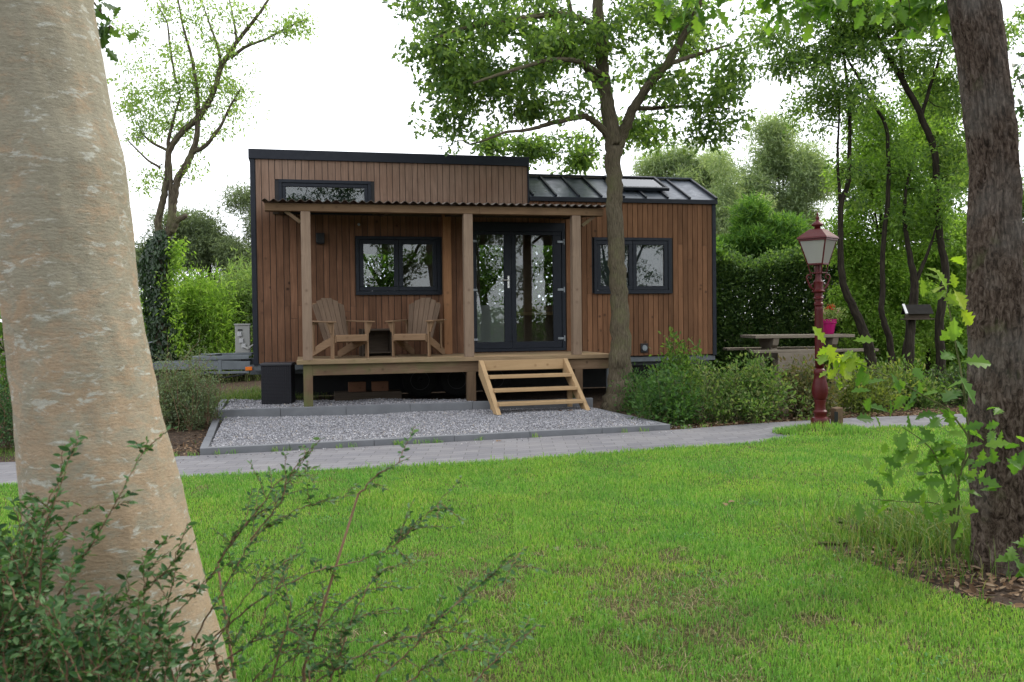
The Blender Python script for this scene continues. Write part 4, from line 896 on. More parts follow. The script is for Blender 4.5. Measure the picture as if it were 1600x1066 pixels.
# ------------------------------------------------------------------ near trunks
def bark_trunk(name, label, axis, radii, mat, seed, rough, vscale, n=96, rings=170, flare=0.):
    axis = np.array(axis, float); m = len(axis); tt = np.linspace(0, m - 1, rings)
    P = np.stack([np.interp(tt, np.arange(m), axis[:, i]) for i in range(3)], 1); rr = np.interp(tt, np.arange(m), radii)
    for _ in range(12): P[1:-1] = (P[:-2] + 2 * P[1:-1] + P[2:]) / 4; rr[1:-1] = (rr[:-2] + 2 * rr[1:-1] + rr[2:]) / 4
    root = thing(name, label, 'tree', tuple(P[0] * np.array([1, 1, 0])), 0); b = np.array(root.location)
    g = MB(); g.tube(P, rr, n); V = g.v[0].reshape(rings, n, 3)
    for i in range(rings):
        for j in range(n):
            d = V[i, j] - P[i]; u = d / np.linalg.norm(d)
            q = Vector((u[0] * vscale[0], u[1] * vscale[0], P[i][2] * vscale[1])) + Vector((seed, 0, 0))
            dn = mnoise.fractal(q, .9, 2.1, 5) * rough + mnoise.noise(Vector((u[0] * 1.3, u[1] * 1.3, P[i][2] * 2.2 + seed))) * rr[i] * .035
            V[i, j] = V[i, j] + u * dn
    g.v[0] = V.reshape(-1, 3); g.build('trunk', mat, root, smooth=True, loc=b); return root
# thick smooth barked trunk, leaning
k = NT('smooth_bark'); o = k.coord('Object'); 
def stretched(s, sc_, det=6, ro=.65, dist=.0): mp = k.n('Mapping'); mp.inputs['Scale'].default_value = s; k.l(o, mp.inputs[0]); return k.noise(mp.outputs[0], sc_, det, ro, dist)
a1 = stretched((1, 1, 1.0), 3.2, 5); a2 = stretched((1, 1, 1.7), 8, 10, .78, .4); a3 = stretched((1, 1, 2.8), 13, 10, .72, .5); a4 = stretched((1, 1, 8), 4.5, 7, .72); a5 = stretched((1, 1, .25), 9, 5, .6)
sep = k.n('SeparateXYZ'); k.l(o, sep.inputs[0]); mr = k.n('MapRange'); mr.inputs[1].default_value = .8; mr.inputs[2].default_value = 2.3; k.l(sep.outputs[2], mr.inputs[0])
c = k.mix(k.ramp(a1, [(.35, 0.), (.65, 1.)]), (.32, .235, .15), (.345, .27, .185))
grey = k.n('Math', operation='MULTIPLY_ADD'); k.l(mr.outputs[0], grey.inputs[0]); grey.inputs[1].default_value = .14; k.l(a2, grey.inputs[2])
c = k.mix(k.ramp(grey.outputs[0], [(.485, 0.), (.61, .8)]), c, (.26, .255, .195))
c = k.mix(k.ramp(a3, [(.565, 0.), (.60, .85)]), c, (.42, .425, .37))
c = k.mix(k.ramp(a4, [(.25, .85), (.31, 0.)]), c, (.09, .062, .042))
c = k.mix(k.ramp(a5, [(.22, .5), (.28, 0.)]), c, (.25, .15, .09))
fine = stretched((1, 1, 2.2), 60, 5, .7); c = k.mix(k.ramp(fine, [(.3, .35), (.6, 0.)]), c, (.12, .095, .07))
k.base(c).rough(.88); ad = k.n('Math', operation='ADD'); k.l(a4, ad.inputs[0]); k.l(fine, ad.inputs[1]); k.bump(ad.outputs[0], .55, .010); SMOOTHB = k.m
YT = 2.95
edges = [(-62, 147, -160), (-62, 147, 0), (-48, 166, 100), (-36, 184, 200), (-30, 202, 265), (-22, 209, 330), (-8, 218, 420), (8, 234, 520), (20, 258, 640), (28, 280, 720), (36, 303, 820), (44, 336, 950), (52, 368, 1060), (50, 400, 1180)]
ax, rad_ = [], []
for l, r, y in edges: ax.append(at((l + r) / 2, y, YT)); rad_.append((r - l) / 2 / F * YT * .885)
ax = ax[::-1]; rad_ = rad_[::-1]; bot = ax[0].copy(); bot[2] = -.05; ax = [bot] + ax; rad_ = [rad_[0] * 1.12] + rad_
topx = ax[-1] + (ax[-1] - ax[-3]) / np.linalg.norm(ax[-1] - ax[-3]) * np.array([1, 1, 1]) * 1.6
ax += [topx]; rad_ += [rad_[-1] * .85]
big = bark_trunk('leaning_tree', 'thick leaning tree with smooth pale blotchy bark close to the camera', ax, rad_, SMOOTHB, 3., .006, (4.0, 6.0), 96, 260)
# brown furrowed trunk
k = NT('furrowed_bark'); v = k.coord('UV', (11, 26, 1)); n1 = k.noise(v, 1.7, 8, .7, 1.1); n0 = k.noise(k.coord('Object'), 1.8, 4); o = k.coord('Object')
c = k.ramp(n1, [(.36, (.014, .010, .007)), (.46, (.056, .039, .029)), (.55, (.11, .082, .064)), (.68, (.185, .15, .125))]); c = k.mix(k.ramp(n0, [(.5, 0.), (.68, .45)]), c, (.2, .195, .18))
c = k.mix(k.ramp(k.noise(o, 4.2, 5), [(.62, 0.), (.74, .55)]), c, (.10, .12, .05)); k.base(c).rough(.92); k.bump(n1, 1., .02); FURB = k.m
YR = 5.15
edges = [(1482, 1553, -200), (1483, 1558, 0), (1499, 1574, 100), (1508, 1583, 180), (1516, 1590, 260), (1512, 1596, 380), (1513, 1603, 480), (1515, 1608, 580), (1514, 1614, 680), (1518, 1628, 770), (1520, 1640, 830), (1513, 1662, 885)]
ax = [at((l + r) / 2, y, YR) for l, r, y in edges][::-1]; rad_ = [(r - l) / 2 / F * YR * .9 for l, r, y in edges][::-1]
ax[0][2] = -.02; ax = [ax[0] - np.array([0, 0, .1])] + ax; rad_ = [rad_[0] * 1.1] + rad_; ax += [ax[-1] + np.array([-.12, 0, 1.4])]; rad_ += [rad_[-1] * .9]
rt = bark_trunk('brown_trunk_tree', 'brown furrowed tree trunk rising from the bark mulch bed with leafy shoots', ax, rad_, FURB, 9., .019, (9., 3.2), 150, 320)

# ------------------------------------------------------------------ oak in front of the house
Y = 14.4
def px(l): return [at(a, b, Y + (c[0] if c else 0)) for a, b, *c in l]
def rpx(l, Yq): return [x / 2 / F * Yq for x in l]
ob = at(968, 640, Y); ob[2] = -.03
limbs = [([ob] + px([(968, 615), (971, 560), (968, 480), (963, 400), (961, 320), (959, 255), (957, 215), (947, 150), (940, 90), (934, 20), (931, -60), (928, -160), (926, -260)]), rpx([56, 44, 34, 28, 26, 25, 25, 26, 21, 19, 17, 14, 10, 6], Y)),
         (px([(962, 240), (972, 212), (988, 172, -.2), (1012, 135, -.4), (1040, 104, -.6), (1083, 32, -.9), (1110, -40, -1.1), (1130, -110, -1.2)]), rpx([20, 18, 15, 13, 12, 10, 8, 5], Y)),
         (px([(955, 218), (940, 200, -.1), (915, 181, -.3), (893, 185, -.4), (860, 193, -.7), (828, 203, -1.0), (790, 206, -1.3), (750, 222, -1.5)]), rpx([14, 11, 9, 8, 7, 5, 4, 3], Y)),
         (px([(948, 150), (938, 135), (918, 112, .4), (895, 70, .7), (892, 20, 1.0), (880, -50, 1.2)]), rpx([15, 13, 11, 10, 8, 5], Y)),
         (px([(944, 120), (905, 95, -.6), (860, 92, -1.2), (800, 110, -1.7), (740, 130, -2.0)]), rpx([10, 8, 6, 5, 3], Y)),
         (px([(936, 40), (880, 20, -.5), (800, 30, -1.0), (720, 45, -1.4), (680, 60, -1.6)]), rpx([10, 9, 7, 5, 3], Y)),
         (px([(990, 170, -.2), (1040, 168, .3), (1090, 165, .6), (1140, 170, .9)]), rpx([8, 6, 4, 3], Y)),
         (px([(1045, 100, -.6), (1090, 85, -.2), (1140, 70, .1)]), rpx([8, 6, 3], Y))]
def lb(x, y, dy, rx, ry, rz, n): return (at(x, y, Y + dy), (rx * Y / F, rz, ry * Y / F), n)
lobes = [lb(690, 90, -.8, 52, 62, 1.0, 38), (lb(690, 180, -1., 40, 36, .7, 10)), lb(760, 40, -.6, 95, 50, 1.4, 40), lb(770, 130, -.6, 75, 52, 1.2, 42), lb(860, 60, 0, 90, 70, 1.6, 44), lb(850, 165, -.4, 85, 32, 1.2, 22),
         lb(770, 225, 2.6, 42, 22, .7, 14), lb(840, 232, 2.8, 45, 24, .8, 20), lb(900, 240, 3.0, 50, 32, .9, 18), lb(960, 60, .2, 80, 60, 1.6, 34), lb(985, 205, 1.8, 60, 48, 1.0, 16), lb(1015, 215, 2.2, 40, 22, .7, 8), lb(1060, 50, 0, 90, 60, 1.5, 40),
         lb(1070, 140, .2, 70, 40, 1.2, 18), lb(1130, 110, .3, 50, 60, 1.1, 16), lb(1125, 190, .4, 38, 45, .8, 14), lb(1085, 210, .4, 22, 18, .5, 4), lb(900, -80, 0, 260, 60, 2.2, 90), lb(660, -10, -1, 60, 40, 1.0, 16)]
tree('oak_tree', 'tall leafy oak rising in front of the house at the deck end', 'tree', limbs, lobes, BARK_OAK, LF_OAK, 41, 55, .115, .24, T_LOBED, twig_bark=BARK_DK, twig_r=.011, nside=18, up=.4, wig=.22)

# ------------------------------------------------------------------ corkscrew willow and ivy behind the thick trunk
Y = 21.
base = at(254, 560, Y); base[2] = 0
limbs = [([base] + px([(254, 520), (253, 450), (255, 395), (258, 370)]), rpx([34, 30, 26, 24, 22], Y * .8)),
         (px([(254, 390), (248, 365), (247, 345), (256, 310), (262, 270), (263, 235), (285, 205), (310, 185), (332, 150), (345, 105), (370, 65), (405, 22), (425, -10), (440, -50)]), rpx([16, 15, 14, 13, 12, 12, 12, 12, 11, 10, 8, 6, 4, 3], Y * .8)),
         (px([(260, 375), (268, 345), (272, 310), (277, 280), (292, 258), (306, 225), (310, 180), (308, 140), (300, 90), (285, 40), (275, -20)]), rpx([17, 16, 14, 14, 14, 11, 10, 8, 6, 4, 3], Y * .8)),
         (px([(266, 368), (267, 300), (266, 260), (262, 225), (270, 190), (282, 150)]), rpx([10, 9, 8, 7, 5, 3], Y * .8)),
         (px([(268, 362), (276, 345), (292, 337)]), rpx([14, 12, 9], Y * .8)),
         (px([(300, 240), (322, 228), (345, 198), (360, 165), (375, 140)]), rpx([9, 8, 6, 4, 3], Y * .8)),
         (px([(345, 105), (342, 75), (330, 45), (318, 10)]), rpx([7, 5, 4, 2], Y * .8)), (px([(360, 90), (385, 72), (415, 62), (450, 42), (480, 30)]), rpx([7, 6, 4, 3, 2], Y * .8)),
         (px([(250, 262), (230, 250), (212, 232), (195, 215)]), rpx([5, 4, 3, 2], Y * .8)), (px([(262, 235), (240, 225), (222, 210), (215, 190)]), rpx([6, 5, 3, 2], Y * .8)),
         (px([(275, 130), (265, 70), (262, 35), (245, 5)]), rpx([5, 4, 3, 2], Y * .8)), (px([(370, 65), (366, 35), (358, 0)]), rpx([6, 4, 2], Y * .8))]
lobes = [lb(225, 160, 0, 42, 75, 1.2, 64), lb(290, 120, 0, 55, 60, 1.2, 54), lb(270, 190, .3, 65, 45, 1.2, 46), lb(350, 140, .2, 50, 50, 1.1, 36), lb(375, 165, .2, 35, 40, .8, 14), lb(330, 50, 0, 80, 55, 1.2, 40), lb(270, 20, 0, 60, 40, 1., 22), lb(440, 40, 0, 55, 25, .8, 22), lb(400, 20, 0, 40, 30, .8, 12), lb(475, 35, 0, 22, 18, .5, 8),
         lb(230, 290, 0, 22, 35, .8, 9), lb(300, 265, 0, 25, 15, .6, 5), lb(215, 60, 0, 35, 40, 1., 12), lb(330, 200, 0, 40, 20, .9, 8)]
tree('corkscrew_willow', 'twisting willow with sparse light green leaves behind the thick pale trunk', 'tree', limbs, lobes, BARK_WI, LF_WIL, 43, 30, .088, .26, T_SIMPLE, wig=.75, twig_r=.020, up=.3, droop=.5)
rng = np.random.default_rng(44); iv = thing('ivy', 'dark ivy climbing the willow trunk', 'ivy', tuple(base), 0); g = MB(); n = 5200
tz = rng.uniform(0, 1, n); cy = 575 - tz * 215; cx = 250 + 6 * np.sin(tz * 7); th = rng.uniform(0, 2 * np.pi, n); rr = (.26 + .16 * vnoise(tz * 30, th * 4, .7, 6)) * np.where(tz > .85, (1.05 - tz) * 4 + .2, 1) * rng.uniform(.75, 1.1, n)
pos = np.array([at(a, b, Y) for a, b in zip(cx, cy)]); od = np.stack([np.cos(th), np.sin(th), np.zeros(n)], 1); pos = pos + od * rr[:, None]
d = rng.normal(size=(n, 3)) * .5 + np.array([0, 0, -1.]); add_leaves(g, pos, d, od + rng.normal(size=(n, 3)) * .4, .11 * rng.uniform(.6, 1.3, n), T_SIMPLE)
g.build('leaves', LF_IVY, iv, loc=np.array(iv.location)); 
g = MB(); n = 1400; tz = rng.uniform(.12, .93, n); pos = np.array([at(272 + 5 * math.sin(a * 9), 575 - a * 215, Y - .1) for a in tz]) + rng.normal(size=(n, 3)) * np.array([.10, .14, .08]); rnd_leaves(g, rng, pos, .10, T_SIMPLE, .3); g.build('painted_sun_leaves', LF_BRI, iv, loc=np.array(iv.location))  # sunlight on one side of the ivy, put into a brighter leaf colour
g = MB(); P = np.array([at(250 + 6 * math.sin(a * 7), 575 - a * 200, Y - .2) for a in np.linspace(0, 1, 20)]); g.tube(P, .025, 6); g.build('stem', TWIG, iv, loc=np.array(iv.location))

# ------------------------------------------------------------------ background trees and hedges
def simple_tree(name, label, cat, px0, Y_, crown, leaf, seed, leaves, lsize, clump, n, group=None, tpl=T_SIMPLE, droop=.2, trunk=.16, bark=BARK_DK, wig=.25, up=.4):
    global Y
    Y = Y_; b = at(px0, 500, Y_); b[2] = -.02; tops = []
    limbs = []
    zt = max(at(c[0], c[1], Y_)[2] for c in crown); cxm = np.mean([c[0] for c in crown]); tpt = at(cxm, 300, Y_); tpt[2] = zt
    mid = (b + tpt) / 2; limbs.append(([b, b * .6 + tpt * .4, b * .3 + tpt * .7, tpt], [trunk, trunk * .8, trunk * .55, trunk * .15]))
    lob = []
    for (cx, cy, rx, ry, w) in crown:
        c_ = at(cx, cy, Y_); rx_, ry_ = rx * Y_ / F, ry * Y_ / F; 
        rs = np.random.default_rng(seed * 7 + int(cx)); m_ = 5
        for q_ in range(m_):
            sc_ = rs.uniform(.38, .62); of = rs.normal(size=3) * .55; lob.append((c_ + of * np.array([rx_, min(rx_, 2.) * .8, ry_]), (rx_ * sc_, min(rx_, 2.5) * .6, ry_ * sc_), max(2, int(n * w / m_))))
        st_ = b * .55 + tpt * .45; limbs.append(([st_, (st_ + c_) / 2 + np.array([0, 0, .2]), c_], [trunk * .45, trunk * .3, .02]))
    return tree(name, label, cat, limbs, lob, bark, leaf, seed, leaves, lsize, clump, tpl, group, up, droop, wig, .014)
GF = 'trees far behind the house'
simple_tree('pale_tree', 'tall pale grey green tree above the clipped hedge behind the lamp', 'tree', 1225, 38, [(1215, 260, 50, 55, 1), (1240, 300, 48, 55, 1), (1190, 330, 55, 50, .9), (1250, 350, 40, 50, .7)], LF_PALE, 51, 150, .24, .6, 110, GF, T_NARROW, .1)
simple_tree('pale_tree', 'feathery pale tree with bare twigs just past the pitched roof', 'tree', 1140, 36, [(1140, 305, 30, 50, .8), (1150, 350, 35, 45, .8), (1120, 350, 25, 45, .6)], LF_PALE, 52, 110, .2, .5, 70, GF, T_NARROW, .5)
simple_tree('pale_tree', 'low pale tree showing over the skylight behind the oak trunk', 'tree', 1065, 42, [(1030, 275, 30, 30, .7), (1075, 265, 38, 30, .8), (1060, 310, 55, 35, .9), (1110, 290, 20, 40, .5)], LF_PALE, 53, 140, .24, .6, 70, GF, T_NARROW, .2)
simple_tree('pale_tree', 'wide grey green willow thicket behind the electrical cabinet', 'tree', 330, 32, [(250, 400, 40, 50, .8), (300, 385, 40, 45, .9), (350, 375, 40, 45, 1), (395, 385, 40, 50, 1), (330, 440, 80, 40, 1)], LF_GREY, 54, 150, .18, .5, 100, GF, T_NARROW, .2)
simple_tree('pale_tree', 'grey green tree past the thick leaning trunk and behind the ivy', 'tree', 150, 30, [(60, 380, 60, 60, 1), (140, 400, 60, 60, 1), (200, 420, 50, 60, 1), (-40, 360, 80, 80, 1)], LF_GREY, 55, 150, .2, .55, 70, GF, T_NARROW, .2)
# bright bush with feathery sprays
Y = 25.
simple_tree('conifer_bush', 'rounded bright green feathery conifer above the clipped hedge', 'conifer', 1182, 25, [(1180, 372, 48, 42, 1), (1150, 392, 35, 30, .6), (1215, 392, 30, 30, .5), (1180, 410, 60, 35, .8)], LF_CON, 56, 190, .2, .34, 70, None, T_NARROW, -.25, .1)

def hedge(name, label, p0, p1, depth, h, leaf, seed, n, lsize, tpl=T_SIMPLE, jag=.15, stemm=TWIG, core=True):
    rng = np.random.default_rng(seed); p0, p1 = np.array(p0, float), np.array(p1, float); d = p1 - p0; L = np.linalg.norm(d); d /= L; s = np.array([-d[1], d[0]])
    root = thing(name, label, 'hedge', (p0[0], p0[1], 0), 0); loc = np.array(root.location)
    a = rng.uniform(0, L, n); face = rng.uniform(size=n); hh = h + jag * (vnoise(a, a * 0 + 3, .9, seed) - .5) * 2 + jag * (vnoise(a, a * 0 + 9, 3.3, seed + 1) - .5)
    z = rng.uniform(0, 1, n) * hh; v = rng.normal(size=n) * .12 + .10 * (vnoise(a, z, 1.6, seed + 2) - .5) * 3
    top = face < .12; z = np.where(top, hh + rng.normal(size=n) * .1, z); v = np.where(top, rng.uniform(0, depth, n), v); v = np.where((face > .12) & (face < .42), rng.uniform(0, depth, n), v)
    pos = np.stack([p0[0] + d[0] * a + s[0] * v, p0[1] + d[1] * a + s[1] * v, np.maximum(z, .02)], 1)
    out = np.where(top[:, None], np.array([0, 0, 1.]), np.array([-s[0], -s[1], .5])); g = MB(); rnd_leaves(g, rng, pos, lsize, tpl, .35, out, .0)
    if core:  # oversized inner leaves added to stop light passing through the hedge
        m = int(L * h * 70); a = rng.uniform(0, L, m); v = rng.uniform(.3, .8, m) * depth; z = rng.uniform(0, h * .97, m); rnd_leaves(g, rng, np.stack([p0[0] + d[0] * a + s[0] * v, p0[1] + d[1] * a + s[1] * v, z], 1), .30, T_SIMPLE, .1)
    g.build('foliage', leaf, root, loc=loc)
    g = MB(); m = int(L * 5)
    for i in range(m):
        aa = rng.uniform(0, L); vv = rng.uniform(.1, depth); b = np.array([p0[0] + d[0] * aa + s[0] * vv, p0[1] + d[1] * aa + s[1] * vv, 0]); g.tube(wiggle(rng, b, b + np.array([rng.normal() * .2, rng.normal() * .2, h * .93]), 6, .12), np.linspace(.02, .006, 6), 4, cap=False)
    g.build('stems', stemm, root, loc=loc); return root
hp = at(1080, 500, 21.2); hq = at(1330, 500, 20.2)
hedge('clipped_hedge', 'tall dark clipped hedge standing behind the picnic table', hp[:2], hq[:2], 1.1, at(1200, 408, 20.5)[2], leafmat('privet_leaf', [(.03, .06, .024), (.055, .105, .035), (.10, .175, .05), (.16, .24, .07)], .4), 61, 70000, .085, jag=.32)
def thicket(name, label, x, Yq, lob, leaf, seed, leaves, ls, sp): 
    b = at(x, 500, Yq); b[2] = 0; L = []
    for cx, cy, rx, ry, n in lob: L.append((at(cx, cy, Yq), (rx * Yq / F, .7, ry * Yq / F), n))
    return shrub(name, label, 'bamboo', b, L, STEMG, leaf, seed, leaves, ls, .14, T_NARROW, 'bamboo thickets beside the house', .35, .25, .009, sp, wig=.1, along=.2)
thicket('bamboo_thicket', 'bright arching bamboo thicket next to the ivy covered willow', 310, 22, [(300, 455, 40, 36, 70), (280, 510, 40, 50, 60), (330, 480, 40, 45, 60), (310, 540, 60, 40, 40), (240, 500, 40, 60, 50)], LF_BRI, 62, 120, .16, .35)
thicket('bamboo_thicket', 'paler loose bamboo thicket touching the house corner', 385, 23, [(375, 440, 35, 40, 60), (395, 480, 40, 60, 60), (360, 520, 45, 40, 50), (420, 430, 30, 40, 30)], leafmat('pale_bamboo_leaf', [(.10, .17, .05), (.17, .26, .09), (.26, .34, .15)], .5), 68, 120, .15, .35)
hp = at(60, 500, 24.5); hq = at(425, 500, 26.5)
hedge('wild_hedge', 'shady green hedge behind the bamboo thickets', hp[:2], hq[:2], 1.0, 2.2, LF_MID, 69, 14000, .14, jag=.5)
rear = hw(-3.5, DEP + 1.15, 0), hw(6.0, DEP + 1.5, 0)
hedge('rear_hedge', 'tall green hedge seen through the doors behind the house', rear[0][:2], rear[1][:2], 1.0, 3.15, leafmat('rear_leaf', [(.05, .11, .02), (.09, .18, .035), (.16, .26, .06)], .45), 67, 60000, .12, jag=.15)
hp = at(1300, 500, 24); hq = at(2000, 500, 18)
hedge('wild_hedge', 'wild dark green hedge closing the garden behind the woodland stems', hp[:2], hq[:2], 1.5, 3.0, LF_BRI, 63, 30000, .12, jag=.6)
hp = at(-700, 500, 17); hq = at(170, 500, 20)
hedge('wild_hedge', 'wild dark hedge hidden beyond the thick leaning trunk', hp[:2], hq[:2], 1.3, 2.6, LF_MID, 64, 14000, .13, jag=.4)

# ------------------------------------------------------------------ woodland at the lamp side
Y = 16.
def base_(x, y0): b = at(x, y0, Y); b[2] = -.02; return b
wood_ = [
 ('slender forked tree standing behind the lamp, its stem bending over the flower pot', [([base_(1372, 600)] + px([(1360, 550), (1340, 495), (1316, 443), (1313, 375), (1313, 320), (1325, 290), (1327, 263), (1328, 173), (1320, 100), (1310, 20)]), rpx([26, 24, 20, 16, 13, 12, 11, 10, 8, 6, 4], 11)), (px([(1313, 320), (1308, 240), (1312, 170), (1300, 110)]), rpx([8, 6, 4, 3], 11))],
  [lb(1310, 150, 0, 55, 50, 1.2, 26), lb(1270, 110, 0, 60, 50, 1.2, 24), lb(1220, 70, 0, 60, 45, 1.2, 22), lb(1335, 290, .2, 35, 50, .8, 10), lb(1310, 60, 0, 60, 40, 1.2, 20)]),
 ('thin crooked tree with a sinuous stem, next after the lamp', [([base_(1400, 600)] + px([(1391, 533), (1376, 488), (1380, 458), (1378, 400), (1389, 300), (1387, 199), (1363, 158), (1325, 94), (1300, 40)]), rpx([17, 15, 13, 12, 11, 10, 8, 7, 5, 3], 11))],
  [lb(1340, 60, 0, 60, 45, 1.2, 20), lb(1400, 270, .3, 40, 40, .9, 12), lb(1380, 200, .3, 45, 50, 1., 8), lb(1260, 30, 0, 60, 40, 1.2, 16)]),
 ('straight short dark stem beside the bird feeder', [([base_(1418, 600)] + px([(1419, 540), (1427, 476), (1430, 443), (1419, 386), (1412, 338), (1416, 290), (1430, 240)]), rpx([26, 22, 20, 17, 11, 9, 6, 3], 11)), (px([(1430, 443), (1448, 400), (1465, 350)]), rpx([10, 7, 4], 11))],
  [lb(1430, 300, .3, 45, 60, 1.1, 22), lb(1460, 350, .4, 40, 50, 1., 16), lb(1400, 340, .4, 30, 40, .9, 8)]),
 ('tallest woodland tree, its dark stem leaning up to the overhanging canopy', [([base_(1470, 600)] + px([(1468, 495), (1479, 424), (1468, 375), (1464, 300), (1462, 240), (1438, 176), (1412, 128), (1378, 71), (1348, 19), (1325, -40)]), rpx([22, 19, 17, 15, 15, 15, 14, 13, 12, 10, 7], 11)), (px([(1440, 180), (1455, 130), (1475, 70), (1490, 10)]), rpx([9, 7, 5, 3], 11)), (px([(1412, 128), (1405, 80), (1420, 20)]), rpx([8, 5, 3], 11))],
  [lb(1440, 80, 0, 60, 55, 1.3, 34), lb(1480, 150, .2, 45, 60, 1.1, 26), lb(1390, 40, 0, 70, 45, 1.3, 30), lb(1350, 10, 0, 60, 40, 1.2, 22), lb(1490, 260, .3, 40, 60, 1.0, 22), lb(1540, 60, .3, 60, 80, 1.3, 20), lb(1300, -30, 0, 120, 40, 1.6, 30)])]
for i, (lab, li, lo) in enumerate(wood_): tree('woodland_tree', lab, 'tree', li, lo, BARK_DK, LF_OAK if i in (0, 3) else LF_MID, 70 + i, 100, .085, .28, T_SIMPLE, 'dark stemmed trees along the garden edge', wig=.3)
Y = 19.
for i, (lab, x, cr, lf) in enumerate([('bright leafy tree filling the gap behind the crooked stem', 1390, [(1360, 330, 45, 60, .8), (1400, 400, 50, 60, 1), (1350, 240, 50, 60, .5), (1400, 210, 60, 60, .6), (1340, 420, 40, 60, .9), (1340, 500, 50, 45, 1), (1400, 520, 50, 45, 1)], LF_BRI), ('sunlit tree with yellow green leaves behind the bird feeder', 1450, [(1455, 360, 45, 70, 1), (1480, 230, 45, 80, .9), (1430, 250, 40, 60, .6), (1470, 450, 45, 60, 1), (1420, 470, 45, 50, .9), (1470, 540, 60, 45, 1)], LF_BRI), ('green tree partly hidden by the brown furrowed trunk', 1580, [(1540, 350, 60, 90, 1), (1600, 300, 70, 110, 1.2), (1570, 460, 70, 70, 1), (1660, 380, 80, 110, 1)], LF_MID)]):
    simple_tree('leafy_tree', lab, 'tree', x, 19 + i, cr, lf, 80 + i, 230, .085, .36, 56, 'leafy trees behind the dark stems', T_SIMPLE, .1, .06, wig=.3)

# ------------------------------------------------------------------ low shrubs along the bed
GB = 'low shrubs in the bed beside the path'
def bed_shrub(lab, x, y0, w, top, leaf, seed, n=46, leaves=46, ls=.062, name='bed_shrub', tpl=T_SIMPLE, clump=.08, dy=.45):
    b = ground(x, y0); Y_ = b[1] + dy; h = at(x, top, Y_)[2]; rx = w / 2 * Y_ / F
    b = np.array([at(x, 500, Y_)[0], Y_, 0]); rs = np.random.default_rng(seed); ls *= rs.uniform(.72, 1.2)
    return shrub(name, lab, 'shrub', b, [(b + np.array([rs.normal() * .1, 0, h * .5]), (rx * .8, .5, h * .42), int(n * .8)), (b + np.array([rx * rs.uniform(-.6, .6), .1, h * .8]), (rx * .5, .35, h * .3), n // 4), (b + np.array([rx * rs.uniform(-.8, .8), -.1, h * .98]), (rx * .3, .2, h * .16), max(4, n // 9)), (b + np.array([0, -.15, h * .28]), (rx * 1.1, .5, h * .26), n // 3)], STEMG, leaf, seed, leaves, ls, clump, tpl, GB, .35, -.2, .005, .16)
LF_FER = leafmat('feathery_leaf', [(.03, .075, .022), (.05, .115, .03), (.085, .165, .04)], .4)
bed_shrub('feathery dark green shrub hugging the foot of the oak', 1000, 650, 80, 585, LF_FER, 91, 34)
bed_shrub('dense feathery shrub at the corner of the gravel terrace', 1050, 668, 120, 580, LF_FER, 92, 60)
bed_shrub('tall green shrub with fresh shoots below the round wall vent', 1062, 640, 100, 530, LF_MID, 93, 46, 30, .07, tpl=T_SIMPLE, clump=.06, dy=1.0)
bed_shrub('wide dusty green shrub at the house corner', 1125, 665, 130, 566, LF_SPI, 94, 60)
bed_shrub('green shrub with pale seed heads in front of the picnic bench', 1190, 662, 120, 563, LF_SPI, 95, 56)
bed_shrub('brownish shrub right behind the lamp post', 1258, 656, 120, 566, leafmat('bronze_leaf', [(.06, .075, .03), (.10, .11, .04), (.15, .11, .06)], .35), 96, 54)
bed_shrub('yellow tipped shrub between lamp and bird feeder', 1345, 648, 130, 572, leafmat('yellowish_leaf', [(.07, .10, .025), (.12, .17, .035), (.2, .23, .05)], .4), 97, 56)
bed_shrub('dull green shrub below the bird feeder', 1425, 640, 120, 575, LF_SPI, 98, 50)
bed_shrub('shadowy shrub next to the brown furrowed trunk', 1500, 636, 110, 572, LF_DARK, 99, 46)
bed_shrub('leafy shrub past the brown furrowed trunk', 1600, 632, 150, 560, LF_MID, 100, 50)
bed_shrub('light leaved bush growing between picnic table and bent stem', 1330, 612, 70, 500, LF_BRI, 101, 34, 40, .06, tpl=T_SIMPLE, dy=1.6)
# cotoneaster by the kerb
b = ground(292, 672); b = np.array([b[0] - .08, b[1] + .2, 0])
shrub('cotoneaster', 'rounded grey green cotoneaster shrub beside the gravel kerb', 'shrub', b, [(b + np.array([-.05, 0, .6]), (.5, .5, .58), 170), (b + np.array([-.15, 0, .3]), (.5, .45, .3), 70)], STEMC, LF_GREY, 111, 85, .034, .055, T_SIMPLE, None, .3, 0, .004, .12)
b = np.array([at(-10, 500, 10.6)[0], 10.6, 0])
shrub('cotoneaster', 'dark cotoneaster shrub glimpsed past the far edge of the thick trunk', 'shrub', b, [(b + np.array([0, 0, .6]), (.6, .5, .6), 80)], STEMC, LF_COT, 112, 80, .035, .06, T_SIMPLE, None, .3, 0, .004, .14)

